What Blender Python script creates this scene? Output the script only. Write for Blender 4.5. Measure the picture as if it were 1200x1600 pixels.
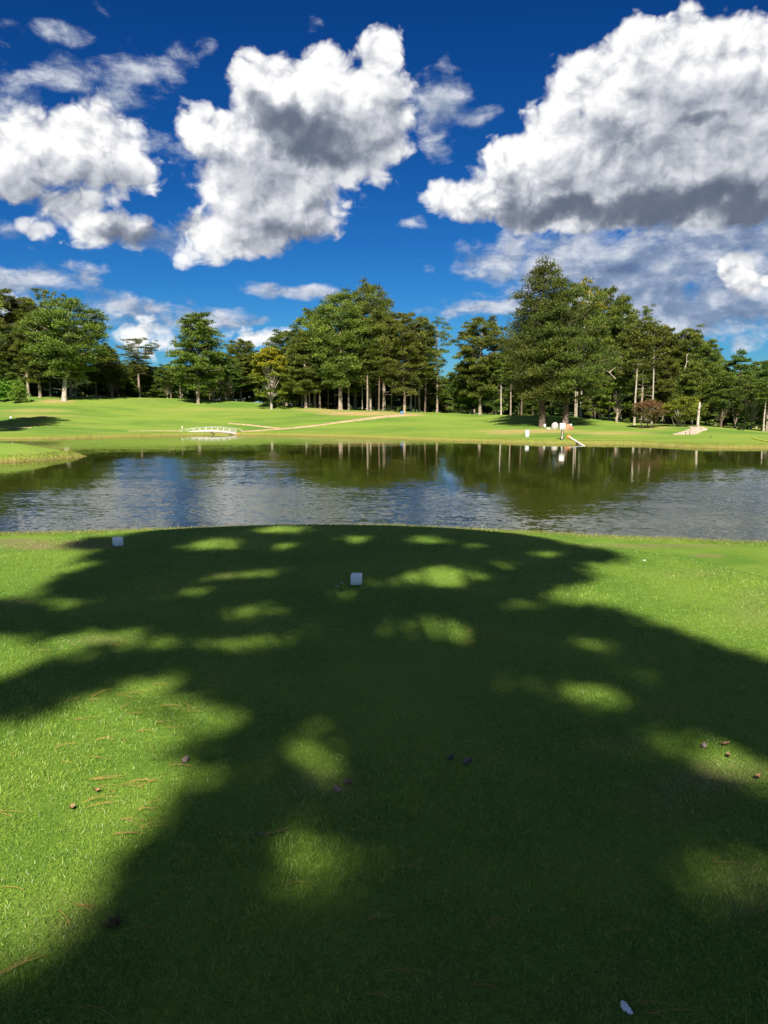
import bpy, math, random
import numpy as np
from mathutils import Vector, Matrix

for o in list(bpy.data.objects):
    bpy.data.objects.remove(o)
SC = bpy.context.scene
C = SC.collection
R = math.radians

# ------------------------------------------------------------------ camera
CAM_Z = 3.40                      # eye above the water level (z = 0)
PITCH = R(7.8)
FPX = 1202.0                      # focal length in photograph pixels
cam_d = bpy.data.cameras.new('camera')
cam_d.sensor_fit = 'VERTICAL'
cam_d.sensor_height = 36.0
cam_d.lens = FPX / 1600.0 * 36.0
cam_d.clip_start = 0.05
cam_d.clip_end = 9000.0
cam = bpy.data.objects.new('camera', cam_d)
C.objects.link(cam)
cam.location = (0, 0, CAM_Z)
cam.rotation_euler = (R(90) - PITCH, 0, 0)
SC.camera = cam

# ------------------------------------------------------------------ light
SUN_EL = R(41.0)
SUN_AZ_TO = R(3.0)                # direction the shadows run to, from +Y towards +X
SUN_STRENGTH = 4.8
SKY_STRENGTH = 0.10
# unit vector pointing to the sun (behind the camera, a little to the left)
SUN = Vector((-math.sin(SUN_AZ_TO) * math.cos(SUN_EL), -math.cos(SUN_AZ_TO) * math.cos(SUN_EL), math.sin(SUN_EL)))
sun_d = bpy.data.lights.new('sun', 'SUN')
sun_d.energy = SUN_STRENGTH
sun_d.angle = R(0.53)
sun_d.color = (1.0, 0.92, 0.77)
sun = bpy.data.objects.new('sun', sun_d)
C.objects.link(sun)
sun.location = (0, -20, 40)
sun.rotation_euler = SUN.to_track_quat('Z', 'Y').to_euler()

SC.view_settings.view_transform = 'Standard'
SC.view_settings.look = 'None'
SC.view_settings.exposure = 1.15
SC.view_settings.gamma = 1.0
SC.view_settings.use_curve_mapping = False
SC.render.engine = 'CYCLES'
SC.cycles.max_bounces = 6
SC.cycles.diffuse_bounces = 2
SC.cycles.glossy_bounces = 3
SC.cycles.transmission_bounces = 3
SC.cycles.transparent_max_bounces = 6
SC.cycles.use_denoising = True
SC.cycles.caustics_reflective = False
SC.cycles.caustics_refractive = False

CP, SP = math.cos(PITCH), math.sin(PITCH)
def ray(px, py):
    xc = (px - 600.0) / FPX; yc = (800.0 - py) / FPX
    return Vector((xc, CP + yc * SP, -SP + yc * CP))
def at(px, py, Y):                # point of the view ray at world depth Y
    d = ray(px, py); t = Y / d.y
    return Vector((d.x * t, Y, CAM_Z + d.z * t))
def azel(px, py):
    d = ray(px, py).normalized()
    return math.degrees(math.atan2(d.x, d.y)), math.degrees(math.asin(d.z))

# ------------------------------------------------------------------ node helper
class NT:
    def __init__(self, tree):
        self.t = tree; self.n = tree.nodes; self.l = tree.links
    def node(self, typ, **kw):
        n = self.n.new(typ)
        for k, v in kw.items(): setattr(n, k, v)
        return n
    def set(self, sock, v):
        if isinstance(v, bpy.types.NodeSocket): self.l.new(v, sock)
        elif v is not None:
            sock.default_value = v
    def math(self, op, a, b=None, c=None, clamp=False):
        n = self.node('ShaderNodeMath', operation=op, use_clamp=clamp)
        self.set(n.inputs[0], a)
        if b is not None: self.set(n.inputs[1], b)
        if c is not None: self.set(n.inputs[2], c)
        return n.outputs[0]
    def vmath(self, op, a, b=None, out=0):
        n = self.node('ShaderNodeVectorMath', operation=op)
        self.set(n.inputs[0], a)
        if b is not None:
            if op == 'SCALE': self.set(n.inputs[3], b)
            else: self.set(n.inputs[1], b)
        return n.outputs['Value'] if op in ('DOT_PRODUCT', 'LENGTH', 'DISTANCE') else n.outputs[0]
    def mix(self, f, a, b, blend='MIX'):
        n = self.node('ShaderNodeMix', data_type='RGBA', blend_type=blend)
        self.set(n.inputs[0], f)
        self.set(n.inputs[6], a if isinstance(a, bpy.types.NodeSocket) else tuple(a) + ((1,) if len(a) == 3 else ()))
        self.set(n.inputs[7], b if isinstance(b, bpy.types.NodeSocket) else tuple(b) + ((1,) if len(b) == 3 else ()))
        return n.outputs[2]
    def smooth(self, v, a, b, c=0.0, d=1.0):
        n = self.node('ShaderNodeMapRange', interpolation_type='SMOOTHSTEP')
        self.set(n.inputs[0], v)
        for i, q in enumerate((a, b, c, d)): self.set(n.inputs[i + 1], q)
        return n.outputs[0]
    def lin(self, v, a, b, c=0.0, d=1.0):
        n = self.node('ShaderNodeMapRange')
        self.set(n.inputs[0], v)
        for i, q in enumerate((a, b, c, d)): self.set(n.inputs[i + 1], q)
        return n.outputs[0]
    def noise(self, vec, scale, detail=3.0, rough=0.55, dist=0.0):
        n = self.node('ShaderNodeTexNoise')
        if vec is not None: self.set(n.inputs['Vector'], vec)
        n.inputs['Scale'].default_value = scale; n.inputs['Detail'].default_value = detail
        n.inputs['Roughness'].default_value = rough; n.inputs['Distortion'].default_value = dist
        return n.outputs[0]

# ------------------------------------------------------------------ sky with clouds
# every puff: (px, py, half width px, half height px, turn deg, weight)
CUMULUS = [
    # left cloud
    (60, 240, 85, 62, 0, 1.2), (150, 230, 75, 60, 0, 1.2), (110, 210, 80, 40, 0, 1.1), (205, 270, 48, 40, -20, .95), (20, 270, 60, 50, 0, 1.0), (110, 300, 50, 30, 0, .6),
    (90, 325, 60, 35, 20, .8), (190, 355, 62, 30, -5, .8), (150, 365, 50, 28, 0, .7), (60, 350, 35, 18, 0, .6), (75,200,35,30,0,.7),
    # middle cloud
    (500, 108, 42, 42, 0, 1.0), (592, 85, 36, 38, 0, 1.0), (430, 150, 70, 60, 0, 1.1), (560, 170, 75, 70, 0, 1.1), (400, 220, 85, 52, 0, 1.3), (490, 175, 95, 68, 0, 1.3), (420, 320, 90, 60, 0, 1.3),
    (500, 230, 85, 60, 0, 1.1), (600, 210, 45, 65, 10, .9), (340, 210, 60, 40, 20, .9), (370, 290, 65, 55, 0, 1.05), (450, 290, 80, 60, 0, 1.1),
    (400, 350, 85, 45, 0, 1.05), (330, 365, 60, 38, 0, .85), (480, 345, 50, 35, 0, .7), (300, 398, 26, 18, 0, .6), (420, 385, 50, 25, 0, .7),
    # right cloud
    (1000, 80, 60, 50, 0, 1.1), (1070, 90, 60, 55, 0, 1.1), (1150, 90, 65, 60, 0, 1.2), (1220, 110, 60, 80, 0, 1.2), (920, 135, 65, 50, 0, 1.1),
    (1010, 160, 95, 75, 0, 1.3), (1120, 180, 105, 95, 0, 1.3), (880, 190, 55, 50, 0, 1.0), (900, 240, 90, 55, 0, 1.2), (1010, 260, 120, 75, 0, 1.3),
    (1150, 258, 110, 70, 0, 1.3), (800, 245, 45, 36, 0, .95), (820, 290, 90, 42, 0, 1.1), (710, 310, 50, 30, -5, .85), (750, 320, 70, 30, 0, .9),
    (950, 318, 170, 42, 0, 1.4), (1150, 312, 120, 42, 0, 1.4), (1060, 120, 110, 70, 0, 1.5), (1060, 220, 150, 90, 0, 1.6), (1260, 225, 80, 100, 0, 1.2),
    # small one low on the right
    (1150, 412, 26, 22, 0, .8), (1168, 440, 34, 20, 0, .8), (1222, 440, 36, 24, 0, .7),
    # bank low behind the left trees
    (200, 518, 130, 24, 2, .55), (390, 530, 60, 14, -5, .5), (60, 490, 80, 22, 0, .45),
]
WISPS = [
    (150, 135, 70, 40, 0, .85), (200, 160, 45, 26, 20, .6), (95, 55, 40, 20, 0, .55), (15, 60, 30, 16, 0, .45), (283, 85, 38, 20, -10, .55), (8, 160, 45, 45, 0, .75),
    (235, 100, 40, 30, 0, .45), (150, 14, 20, 9, 20, .45), (490, 42, 12, 9, 0, .4), (280, 165, 35, 16, 10, .4), (690, 165, 42, 60, 10, .95), (735, 185, 38, 20, -15, .8), (260,215,50,40,0,.55),
    (50, 435, 110, 26, 5, .95), (180, 475, 120, 20, 4, .8), (290, 500, 120, 18, 4, .75), (460, 456, 60, 14, 2, .95), (390, 510, 40, 9, 0, .6), (662, 409, 18, 8, 20, .6),
    (655, 480, 35, 16, -10, .5), (765, 485, 85, 15, -4, .9), (840, 390, 130, 30, -8, .85), (960, 370, 120, 30, 0, .85), (950, 415, 200, 42, 0, 1.25), (1080, 400, 160, 70, 0, 1.5),
    (1050, 460, 190, 46, 0, 1.4), (1180, 470, 140, 60, 0, 1.5), (1100, 500, 150, 26, 0, .8), (1180, 520, 90, 14, 0, .6), (780, 460, 60, 10, -5, .4), (640, 350, 14, 8, 0, .3),
    (30, 380, 40, 16, 0, .4), (540, 300, 30, 20, 0, .4), (270, 380, 70, 25, 0, .6),
]
GREYS = [   # thick, unlit middles and bases
    (480, 205, 110, 34, 8, .85), (600, 215, 40, 50, 0, .35), (470, 380, 80, 22, 0, .6), (210, 360, 90, 28, 0, .85), (60, 300, 90, 22, 0, .35), (330, 235, 50, 22, 0, .4), (505, 330, 30, 40, 0, .5),
    (960, 330, 220, 32, 0, 1.1), (1180, 335, 90, 55, 20, 1.0), (1240, 230, 50, 70, 0, .5), (965, 215, 34, 42, 20, .55), (1092, 190, 34, 14, 0, .7), (830, 300, 60, 22, 0, .55),
    (990, 425, 140, 26, 0, .6), (1060, 480, 150, 34, 0, .95), (1040, 385, 80, 20, 0, .7), (200, 480, 150, 12, 4, .45), (120, 240, 110, 20, -12, .3), (690, 190, 60, 40, 0, .45),
]

def build_world():
    w = bpy.data.worlds.new('World'); SC.world = w; w.use_nodes = True
    nt = NT(w.node_tree); w.node_tree.nodes.clear()

    def blob_sum(g, p, blobs):
        acc = None
        for (px, py, hw, hh, rot, wt) in blobs:
            a, e = azel(px, py)
            a0, _ = azel(px - hw, py); a1, _ = azel(px + hw, py)
            _, e0 = azel(px, py + hh); _, e1 = azel(px, py - hh)
            m = g.node('ShaderNodeMapping', vector_type='TEXTURE')
            if acc is None: g.set(m.inputs[0], p)
            else:           # chained on the sum so far: keeps the compiled shader's stack short
                ch_ = g.node('ShaderNodeVectorMath', operation='MULTIPLY_ADD')
                g.set(ch_.inputs[0], acc); ch_.inputs[1].default_value = (1e-9, 1e-9, 0); g.set(ch_.inputs[2], p)
                g.set(m.inputs[0], ch_.outputs[0])
            m.inputs[1].default_value = (a, e, 0)
            m.inputs[2].default_value = (0, 0, R(-rot))
            m.inputs[3].default_value = ((a1 - a0) / 2 * 1.35, (e1 - e0) / 2 * 1.35, 1)
            d = g.vmath('DOT_PRODUCT', m.outputs[0], m.outputs[0])
            v = g.math('MULTIPLY_ADD', d, -wt, wt)
            acc = v if acc is None else g.node('ShaderNodeMath', operation='SMOOTH_MAX')
            if acc is not v:
                g.set(acc.inputs[0], prev); g.set(acc.inputs[1], v); acc.inputs[2].default_value = 0.22
                acc = acc.outputs[0]
            prev = acc
        return acc

    def new_group(name, outs):
        g = bpy.data.node_groups.new(name, 'ShaderNodeTree')
        g.interface.new_socket('P', in_out='INPUT', socket_type='NodeSocketVector')
        for o in outs: g.interface.new_socket(o, in_out='OUTPUT', socket_type='NodeSocketFloat')
        G = NT(g); gi = G.node('NodeGroupInput'); go = G.node('NodeGroupOutput')
        return g, G, gi.outputs[0], go

    # P = (azimuth deg, elevation deg, 0)
    def warp(G, q, scale, amt, det):
        wn = G.node('ShaderNodeTexNoise', noise_dimensions='2D'); G.set(wn.inputs['Vector'], q); wn.inputs['Scale'].default_value = scale; wn.inputs['Detail'].default_value = det
        return G.vmath('SCALE', G.vmath('SUBTRACT', wn.outputs[1], (.5, .5, .5)), amt)
    def noise2(G, q, sc_, det, rough):
        n = G.node('ShaderNodeTexNoise', noise_dimensions='2D'); G.set(n.inputs['Vector'], q)
        n.inputs['Scale'].default_value = sc_; n.inputs['Detail'].default_value = det; n.inputs['Roughness'].default_value = rough
        return n.outputs[0]
    g1, G, P, go = new_group('cumulus_body', ['E'])
    pw = G.vmath('ADD', P, warp(G, P, .25, 1.6, 3.0))
    E = blob_sum(G, pw, CUMULUS)
    # clouds of the rest of the sky, outside the framed part
    out_n = noise2(G, P, .045, 4, .5)
    sep = G.node('ShaderNodeSeparateXYZ'); G.set(sep.inputs[0], P)
    away = G.smooth(G.math('ABSOLUTE', sep.outputs[0]), 32.0, 50.0)
    gen = G.math('MULTIPLY', away, G.lin(out_n, .49, .69, -.6, 1.1))
    gen = G.math('ADD', gen, G.math('MULTIPLY_ADD', away, .6, -.6))
    E = G.math('MAXIMUM', G.math('MAXIMUM', E, gen), -1.0)
    g1.links.new(E, go.inputs[0])

    g4, G, P, go = new_group('cumulus_billow', ['F'])
    q = G.vmath('MULTIPLY', P, (1.0, 1.2, 1.0))
    v1 = G.node('ShaderNodeTexVoronoi', feature='F1', voronoi_dimensions='2D'); G.set(v1.inputs['Vector'], G.vmath('ADD', q, warp(G, q, .5, 2.2, 2.0)))
    v1.inputs['Scale'].default_value = .45; v1.inputs['Detail'].default_value = 2.6; v1.inputs['Roughness'].default_value = .55
    n1 = noise2(G, q, .22, 7, .50)
    F = G.math('MULTIPLY_ADD', v1.outputs['Distance'], -.55, .22)
    F = G.math('ADD', F, G.math('MULTIPLY_ADD', n1, 1.7, -.85))
    g4.links.new(F, go.inputs[0])

    g2, G, P, go = new_group('wisp_body', ['F'])
    pw = G.vmath('ADD', P, warp(G, P, .2, 2.5, 2.0))
    E = blob_sum(G, pw, WISPS); E = G.math('MAXIMUM', E, -1.0)
    g2.links.new(E, go.inputs[0])
    g5, G, P, go = new_group('wisp_threads', ['F'])
    q = G.vmath('MULTIPLY', P, (1.0, 1.9, 1.0))
    n1 = noise2(G, G.vmath('ADD', q, warp(G, q, .3, 1.6, 2.0)), .24, 8, .60)
    g5.links.new(G.math('MULTIPLY_ADD', n1, 2.6, -1.3), go.inputs[0])

    g3, G, P, go = new_group('grey_field', ['F'])
    pw = G.vmath('ADD', P, warp(G, P, .25, 4.0, 5.0))
    E = blob_sum(G, pw, GREYS); E = G.math('MAXIMUM', E, 0.0)
    g3.links.new(E, go.inputs[0])

    tc = nt.node('ShaderNodeTexCoord')
    sep = nt.node('ShaderNodeSeparateXYZ'); nt.set(sep.inputs[0], nt.vmath('NORMALIZE', tc.outputs['Generated']))
    az = nt.math('MULTIPLY', nt.math('ARCTAN2', sep.outputs[0], sep.outputs[1]), 180 / math.pi)
    el = nt.math('MULTIPLY', nt.math('ARCSINE', sep.outputs[2]), 180 / math.pi)
    cmb = nt.node('ShaderNodeCombineXYZ'); nt.set(cmb.inputs[0], az); nt.set(cmb.inputs[1], el)
    P = cmb.outputs[0]
    def call(g, p, out=0):
        n = nt.node('ShaderNodeGroup'); n.node_tree = g; nt.set(n.inputs[0], p); return n
    e0 = call(g1, P).outputs[0]
    e2 = call(g1, nt.vmath('ADD', P, (-.9, 2.5, 0))).outputs[0]
    b0 = call(g4, P).outputs[0]; b1 = call(g4, nt.vmath('ADD', P, (-.40, .70, 0))).outputs[0]
    gr = call(g3, P)
    we = call(g2, P).outputs[0]
    t0 = call(g5, P).outputs[0]; t1 = call(g5, nt.vmath('ADD', P, (-.4, .9, 0))).outputs[0]
    F0 = nt.math('ADD', e0, nt.math('MULTIPLY', b0, nt.lin(e0, 0.0, 1.0, 1.25, .55))); F2 = e2
    dens = nt.smooth(F0, -.10, .44)
    fine = nt.math('SUBTRACT', b0, b1)                       # facing the sun or turned away
    WF = nt.math('ADD', we, t0)
    lum = nt.math('MULTIPLY_ADD', fine, .58, .93)
    lum = nt.math('MINIMUM', nt.math('MAXIMUM', lum, .55), 1.15)
    deep = nt.smooth(F2, .1, 1.3, 1.0, .62)                  # mass of cloud between here and the sun
    lum = nt.math('MULTIPLY', lum, deep)
    lum = nt.math('MULTIPLY', lum, nt.smooth(nt.math('SUBTRACT', gr.outputs[0], nt.math('MULTIPLY', b0, .35)), -.02, 1.05, 1.10, .34))
    lum = nt.math('MINIMUM', lum, 1.0)
    cr = nt.node('ShaderNodeValToRGB'); nt.set(cr.inputs[0], lum)
    el_ = cr.color_ramp.elements
    el_[0].position = 0.0; el_[0].color = (.085, .115, .17, 1)
    el_[1].position = 1.0; el_[1].color = (1.0, 1.0, 1.0, 1)
    for p_, c_ in ((.22, (.145, .175, .24, 1)), (.45, (.31, .34, .41, 1)), (.75, (.66, .68, .73, 1))):
        e_ = el_.new(p_); e_.color = c_
    ccol = cr.outputs[0]
    # thin layer
    wd = nt.math('MULTIPLY', nt.smooth(WF, .0, .95), .90)
    wl = nt.math('MULTIPLY_ADD', nt.math('SUBTRACT', t0, t1), .55, .56)
    wl = nt.math('MULTIPLY', wl, nt.smooth(gr.outputs[0], .0, 1.0, 1.0, .50))
    wl = nt.math('MINIMUM', nt.math('MAXIMUM', wl, .1), .9)
    cr2 = nt.node('ShaderNodeValToRGB'); nt.set(cr2.inputs[0], wl)
    el2 = cr2.color_ramp.elements
    el2[0].position = 0.0; el2[0].color = (.08, .12, .22, 1)
    el2[1].position = 1.0; el2[1].color = (.9, .92, .97, 1)
    e_ = el2.new(.4); e_.color = (.26, .33, .47, 1)
    wcol = cr2.outputs[0]

    sky = nt.node('ShaderNodeTexSky', sky_type='NISHITA', sun_disc=False)
    sky.sun_elevation = SUN_EL
    sky.sun_rotation = math.pi + SUN_AZ_TO
    sky.air_density = 1.0; sky.dust_density = 0.2; sky.ozone_density = 2.0; sky.altitude = 200
    # the deep, polarised blue of the photograph: every channel stretched the same way over the whole sky
    sc_ = nt.node('ShaderNodeSeparateColor'); nt.set(sc_.inputs[0], sky.outputs[0])
    k = SKY_STRENGTH
    ch = []
    for i, (gam, mul) in enumerate(SKY_CURVE):
        v = nt.math('MULTIPLY', sc_.outputs[i], k)
        v = nt.math('MULTIPLY', nt.math('POWER', nt.math('MAXIMUM', v, 0.0), gam), mul / k)
        ch.append(v)
    cc = nt.node('ShaderNodeCombineColor')
    for i in range(3): nt.set(cc.inputs[i], ch[i])
    s = cc.outputs[0]
    s = nt.mix(wd, s, nt.vmath('SCALE', wcol, 1 / k / EXPO))
    s = nt.mix(dens, s, nt.vmath('SCALE', ccol, 1 / k / EXPO))
    bg = nt.node('ShaderNodeBackground'); nt.set(bg.inputs[0], s); bg.inputs[1].default_value = SKY_STRENGTH
    out = nt.node('ShaderNodeOutputWorld'); nt.l.new(bg.outputs[0], out.inputs[0])
    w.cycles.sampling_method = 'NONE'
EXPO = 2 ** 1.15
SKY_CURVE = ((2.15, .27 / EXPO), (1.55, .54 / EXPO), (1.35, .85 / EXPO))
build_world()

# ------------------------------------------------------------------ scene helpers
def tag(o, label=None, cat=None, group=None, kind=None):
    if label: o['label'] = label
    if cat: o['category'] = cat
    if group: o['group'] = group
    if kind: o['kind'] = kind
    return o
def mesh_np(name, verts, faces, mats, smooth=False, mat_idx=None, attrs=None):
    """faces: (n,3) or (n,4) index array, or a list of such arrays"""
    me = bpy.data.meshes.new(name)
    verts = np.asarray(verts, dtype=np.float32)
    if not isinstance(faces, list): faces = [faces]
    faces = [np.asarray(f, dtype=np.int32) for f in faces if len(f)]
    nloops = sum(f.size for f in faces); nf = sum(len(f) for f in faces)
    me.vertices.add(len(verts)); me.vertices.foreach_set('co', verts.ravel())
    me.loops.add(nloops); me.loops.foreach_set('vertex_index', np.concatenate([f.ravel() for f in faces]))
    me.polygons.add(nf)
    tot = np.concatenate([np.full(len(f), f.shape[1], dtype=np.int32) for f in faces])
    start = np.concatenate([[0], np.cumsum(tot)[:-1]]).astype(np.int32)
    me.polygons.foreach_set('loop_start', start)
    if smooth: me.polygons.foreach_set('use_smooth', np.ones(nf, dtype=bool))
    if mat_idx is not None: me.polygons.foreach_set('material_index', np.asarray(mat_idx, dtype=np.int32))
    for k, v in (attrs or {}).items():
        a = me.attributes.new(k, 'FLOAT', 'POINT'); a.data.foreach_set('value', np.asarray(v, dtype=np.float32))
    me.update(calc_edges=True); me.validate()
    for m in (mats if isinstance(mats, (list, tuple)) else [mats]): me.materials.append(m)
    return me
def link(name, me, parent=None, loc=None):
    o = bpy.data.objects.new(name, me); C.objects.link(o)
    if parent: o.parent = parent
    if loc is not None: o.location = loc
    return o
def empty(name, loc=(0, 0, 0), rz=0.0, label=None, cat=None, group=None):
    o = bpy.data.objects.new(name, None); C.objects.link(o)
    o.location = loc; o.rotation_euler = (0, 0, rz); o.empty_display_size = .1
    return tag(o, label, cat, group)
class MB:
    """collects shapes into one mesh"""
    def __init__(self): self.v = []; self.f3 = []; self.f4 = []; self.n = 0
    def add(self, v, f):
        v = np.asarray(v, float); f = np.asarray(f, int) + self.n
        self.v.append(v); self.n += len(v)
        (self.f3 if f.shape[1] == 3 else self.f4).append(f)
    def box(self, c, s, rot=None, taper=1.0, bevel=0.0):
        x, y, z = (q / 2 for q in s)
        if bevel <= 0:
            v = np.array([(-x, -y, -z), (x, -y, -z), (x, y, -z), (-x, y, -z), (-x * taper, -y * taper, z), (x * taper, -y * taper, z), (x * taper, y * taper, z), (-x * taper, y * taper, z)])
            f = np.array([(0, 3, 2, 1), (4, 5, 6, 7), (0, 1, 5, 4), (1, 2, 6, 5), (2, 3, 7, 6), (3, 0, 4, 7)])
            if rot is not None: v = v @ np.array(rot).T
            self.add(v + np.array(c), f)
        else:
            b = bevel; rings = []
            for (zz, i) in ((-z, b), (-z + b, 0), (z - b, 0), (z, b)):
                xx, yy = x - i, y - i
                rings.append([(-xx + b * (i == 0), -yy, zz), (xx - b * (i == 0), -yy, zz), (xx, -yy + b * (i == 0), zz), (xx, yy - b * (i == 0), zz), (xx - b * (i == 0), yy, zz), (-xx + b * (i == 0), yy, zz), (-xx, yy - b * (i == 0), zz), (-xx, -yy + b * (i == 0), zz)])
            v = np.array(rings).reshape(-1, 3)
            f = []
            for r_ in range(3):
                for k in range(8): f.append((r_ * 8 + k, r_ * 8 + (k + 1) % 8, r_ * 8 + 8 + (k + 1) % 8, r_ * 8 + 8 + k))
            f += [(24, 25, 26, 27), (24, 27, 28, 31), (31, 28, 29, 30), (3, 2, 1, 0), (7, 4, 3, 0), (6, 5, 4, 7)]
            if rot is not None: v = v @ np.array(rot).T
            self.add(v + np.array(c), np.array(f))
    def tube(self, pts, rad, n=8, cap=True):
        pts = np.asarray(pts, float); m = len(pts)
        rad = np.broadcast_to(np.asarray(rad, float), (m,))
        t = np.gradient(pts, axis=0); t /= np.linalg.norm(t, axis=1)[:, None] + 1e-9
        up = np.array([0, 0, 1.0]) if abs(t[0][2]) < .9 else np.array([1.0, 0, 0])
        vs = []
        a = np.arange(n) * 2 * np.pi / n
        for i in range(m):
            s = np.cross(t[i], up); s /= np.linalg.norm(s) + 1e-9
            u = np.cross(s, t[i]); up = u
            vs.append(pts[i] + rad[i] * (np.cos(a)[:, None] * s + np.sin(a)[:, None] * u))
        v = np.concatenate(vs)
        k = np.arange(n); f = []
        for i in range(m - 1):
            f.append(np.stack([i * n + k, i * n + (k + 1) % n, (i + 1) * n + (k + 1) % n, (i + 1) * n + k], 1))
        self.add(v, np.concatenate(f))
        if cap:
            for e, p in ((0, pts[0]), (m - 1, pts[-1])):
                c_ = np.concatenate([v[e * n:(e + 1) * n], [p]])
                q = np.stack([k, (k + 1) % n, np.full(n, n)], 1)
                self.add(c_, q if e else q[:, ::-1])
    def blob(self, c, r, seed=0, rough=.15, seg=12, rings=8, flat=None, freq=2.0):
        rng = np.random.default_rng(seed)
        ph = np.linspace(0, np.pi, rings + 1)[1:-1]; th = np.arange(seg) * 2 * np.pi / seg
        d = np.array([(math.sin(p) * math.cos(t), math.sin(p) * math.sin(t), math.cos(p)) for p in ph for t in th] + [(0, 0, 1), (0, 0, -1)])
        k = rng.normal(0, 1, (6, 3)) * freq; o = rng.uniform(0, 6.3, 6)
        s = 1 + rough * sum(np.sin(d @ k[i] + o[i]) for i in range(6)) / 2.4
        v = d * s[:, None] * np.array(r)
        if flat is not None: v[:, 2] = np.maximum(v[:, 2], flat)
        f4 = []; f3 = []
        nr = rings - 1
        for i in range(nr - 1):
            for j in range(seg): f4.append((i * seg + j, (i + 1) * seg + j, (i + 1) * seg + (j + 1) % seg, i * seg + (j + 1) % seg))
        top, bot = nr * seg, nr * seg + 1
        for j in range(seg):
            f3.append((top, j, (j + 1) % seg)); f3.append((bot, (nr - 1) * seg + (j + 1) % seg, (nr - 1) * seg + j))
        base = self.n; v = v + np.array(c)
        self.v.append(v); self.n += len(v)
        self.f4.append(np.array(f4) + base); self.f3.append(np.array(f3) + base)
    def mesh(self, name, mat, smooth=False, attrs=None):
        fs = []
        if self.f3: fs.append(np.concatenate(self.f3))
        if self.f4: fs.append(np.concatenate(self.f4))
        return mesh_np(name, np.concatenate(self.v), fs, mat, smooth, attrs=attrs)
    def obj(self, name, mat, parent=None, smooth=False, loc=None):
        return link(name, self.mesh(name, mat, smooth), parent, loc)
def rotz(a):
    c, s = math.cos(a), math.sin(a); return np.array([(c, -s, 0), (s, c, 0), (0, 0, 1.0)])
def roty(a):
    c, s = math.cos(a), math.sin(a); return np.array([(c, 0, s), (0, 1, 0), (-s, 0, c)])
def rotx(a):
    c, s = math.cos(a), math.sin(a); return np.array([(1, 0, 0), (0, c, -s), (0, s, c)])

# ------------------------------------------------------------------ materials
def new_mat(name):
    m = bpy.data.materials.new(name); m.use_nodes = True
    m.node_tree.nodes.clear(); nt = NT(m.node_tree)
    out = nt.node('ShaderNodeOutputMaterial')
    return m, nt, out
def principled(nt, out, color, rough=.7, spec=.3, normal=None, metallic=0.0):
    p = nt.node('ShaderNodeBsdfPrincipled')
    nt.set(p.inputs['Base Color'], color if isinstance(color, bpy.types.NodeSocket) else tuple(color) + (1,))
    nt.set(p.inputs['Roughness'], rough); p.inputs['Specular IOR Level'].default_value = spec
    p.inputs['Metallic'].default_value = metallic
    if normal is not None: nt.l.new(normal, p.inputs['Normal'])
    nt.l.new(p.outputs[0], out.inputs[0]); return p
def bump(nt, h, strength, dist=.02):
    b = nt.node('ShaderNodeBump'); b.inputs['Strength'].default_value = strength; b.inputs['Distance'].default_value = dist
    nt.set(b.inputs['Height'], h); return b.outputs[0]
def surf_mat(name, c1, c2, scale=8.0, rough=.7, spec=.3, bstr=.3, bdist=.01, detail=5, metallic=0.0):
    m, nt, out = new_mat(name)
    tc = nt.node('ShaderNodeTexCoord')
    n = nt.noise(tc.outputs['Object'], scale, detail, .6)
    col = nt.mix(nt.smooth(n, .35, .65), c1, c2)
    principled(nt, out, col, rough, spec, bump(nt, n, bstr, bdist), metallic)
    return m
def leaf_mat(name, dark, light, transl=.35, rough=.55, tint=None, tint_pos=None, spec=.25):
    """foliage: colour varies leaf by leaf and clump by clump (a random tone stored per clump)"""
    m, nt, out = new_mat(name)
    at_ = nt.node('ShaderNodeAttribute'); at_.attribute_name = 'clump'
    geo = nt.node('ShaderNodeNewGeometry')
    oi = nt.node('ShaderNodeObjectInfo')
    f = nt.math('MULTIPLY_ADD', at_.outputs['Fac'], .75, nt.math('MULTIPLY', geo.outputs['Random Per Island'], .25))
    col = nt.mix(f, dark, light)
    if tint is not None:
        tcn = nt.node('ShaderNodeTexCoord')
        at2 = nt.node('ShaderNodeAttribute'); at2.attribute_name = 'turn'
        col = nt.mix(at2.outputs['Fac'], col, tint)
    hs = nt.node('ShaderNodeHueSaturation')
    nt.set(hs.inputs['Hue'], nt.math('MULTIPLY_ADD', oi.outputs['Random'], .045, .474))
    nt.set(hs.inputs['Value'], nt.math('MULTIPLY_ADD', oi.outputs['Random'], .4, .82))
    nt.set(hs.inputs['Color'], col); col = hs.outputs[0]
    p = nt.node('ShaderNodeBsdfPrincipled'); nt.set(p.inputs['Base Color'], col)
    p.inputs['Roughness'].default_value = rough; p.inputs['Specular IOR Level'].default_value = spec
    tr = nt.node('ShaderNodeBsdfTranslucent'); nt.set(tr.inputs[0], nt.mix(.5, col, (.16, .20, .02)))
    ms = nt.node('ShaderNodeMixShader'); ms.inputs[0].default_value = transl
    nt.l.new(p.outputs[0], ms.inputs[1]); nt.l.new(tr.outputs[0], ms.inputs[2]); nt.l.new(ms.outputs[0], out.inputs[0])
    return m

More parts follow.
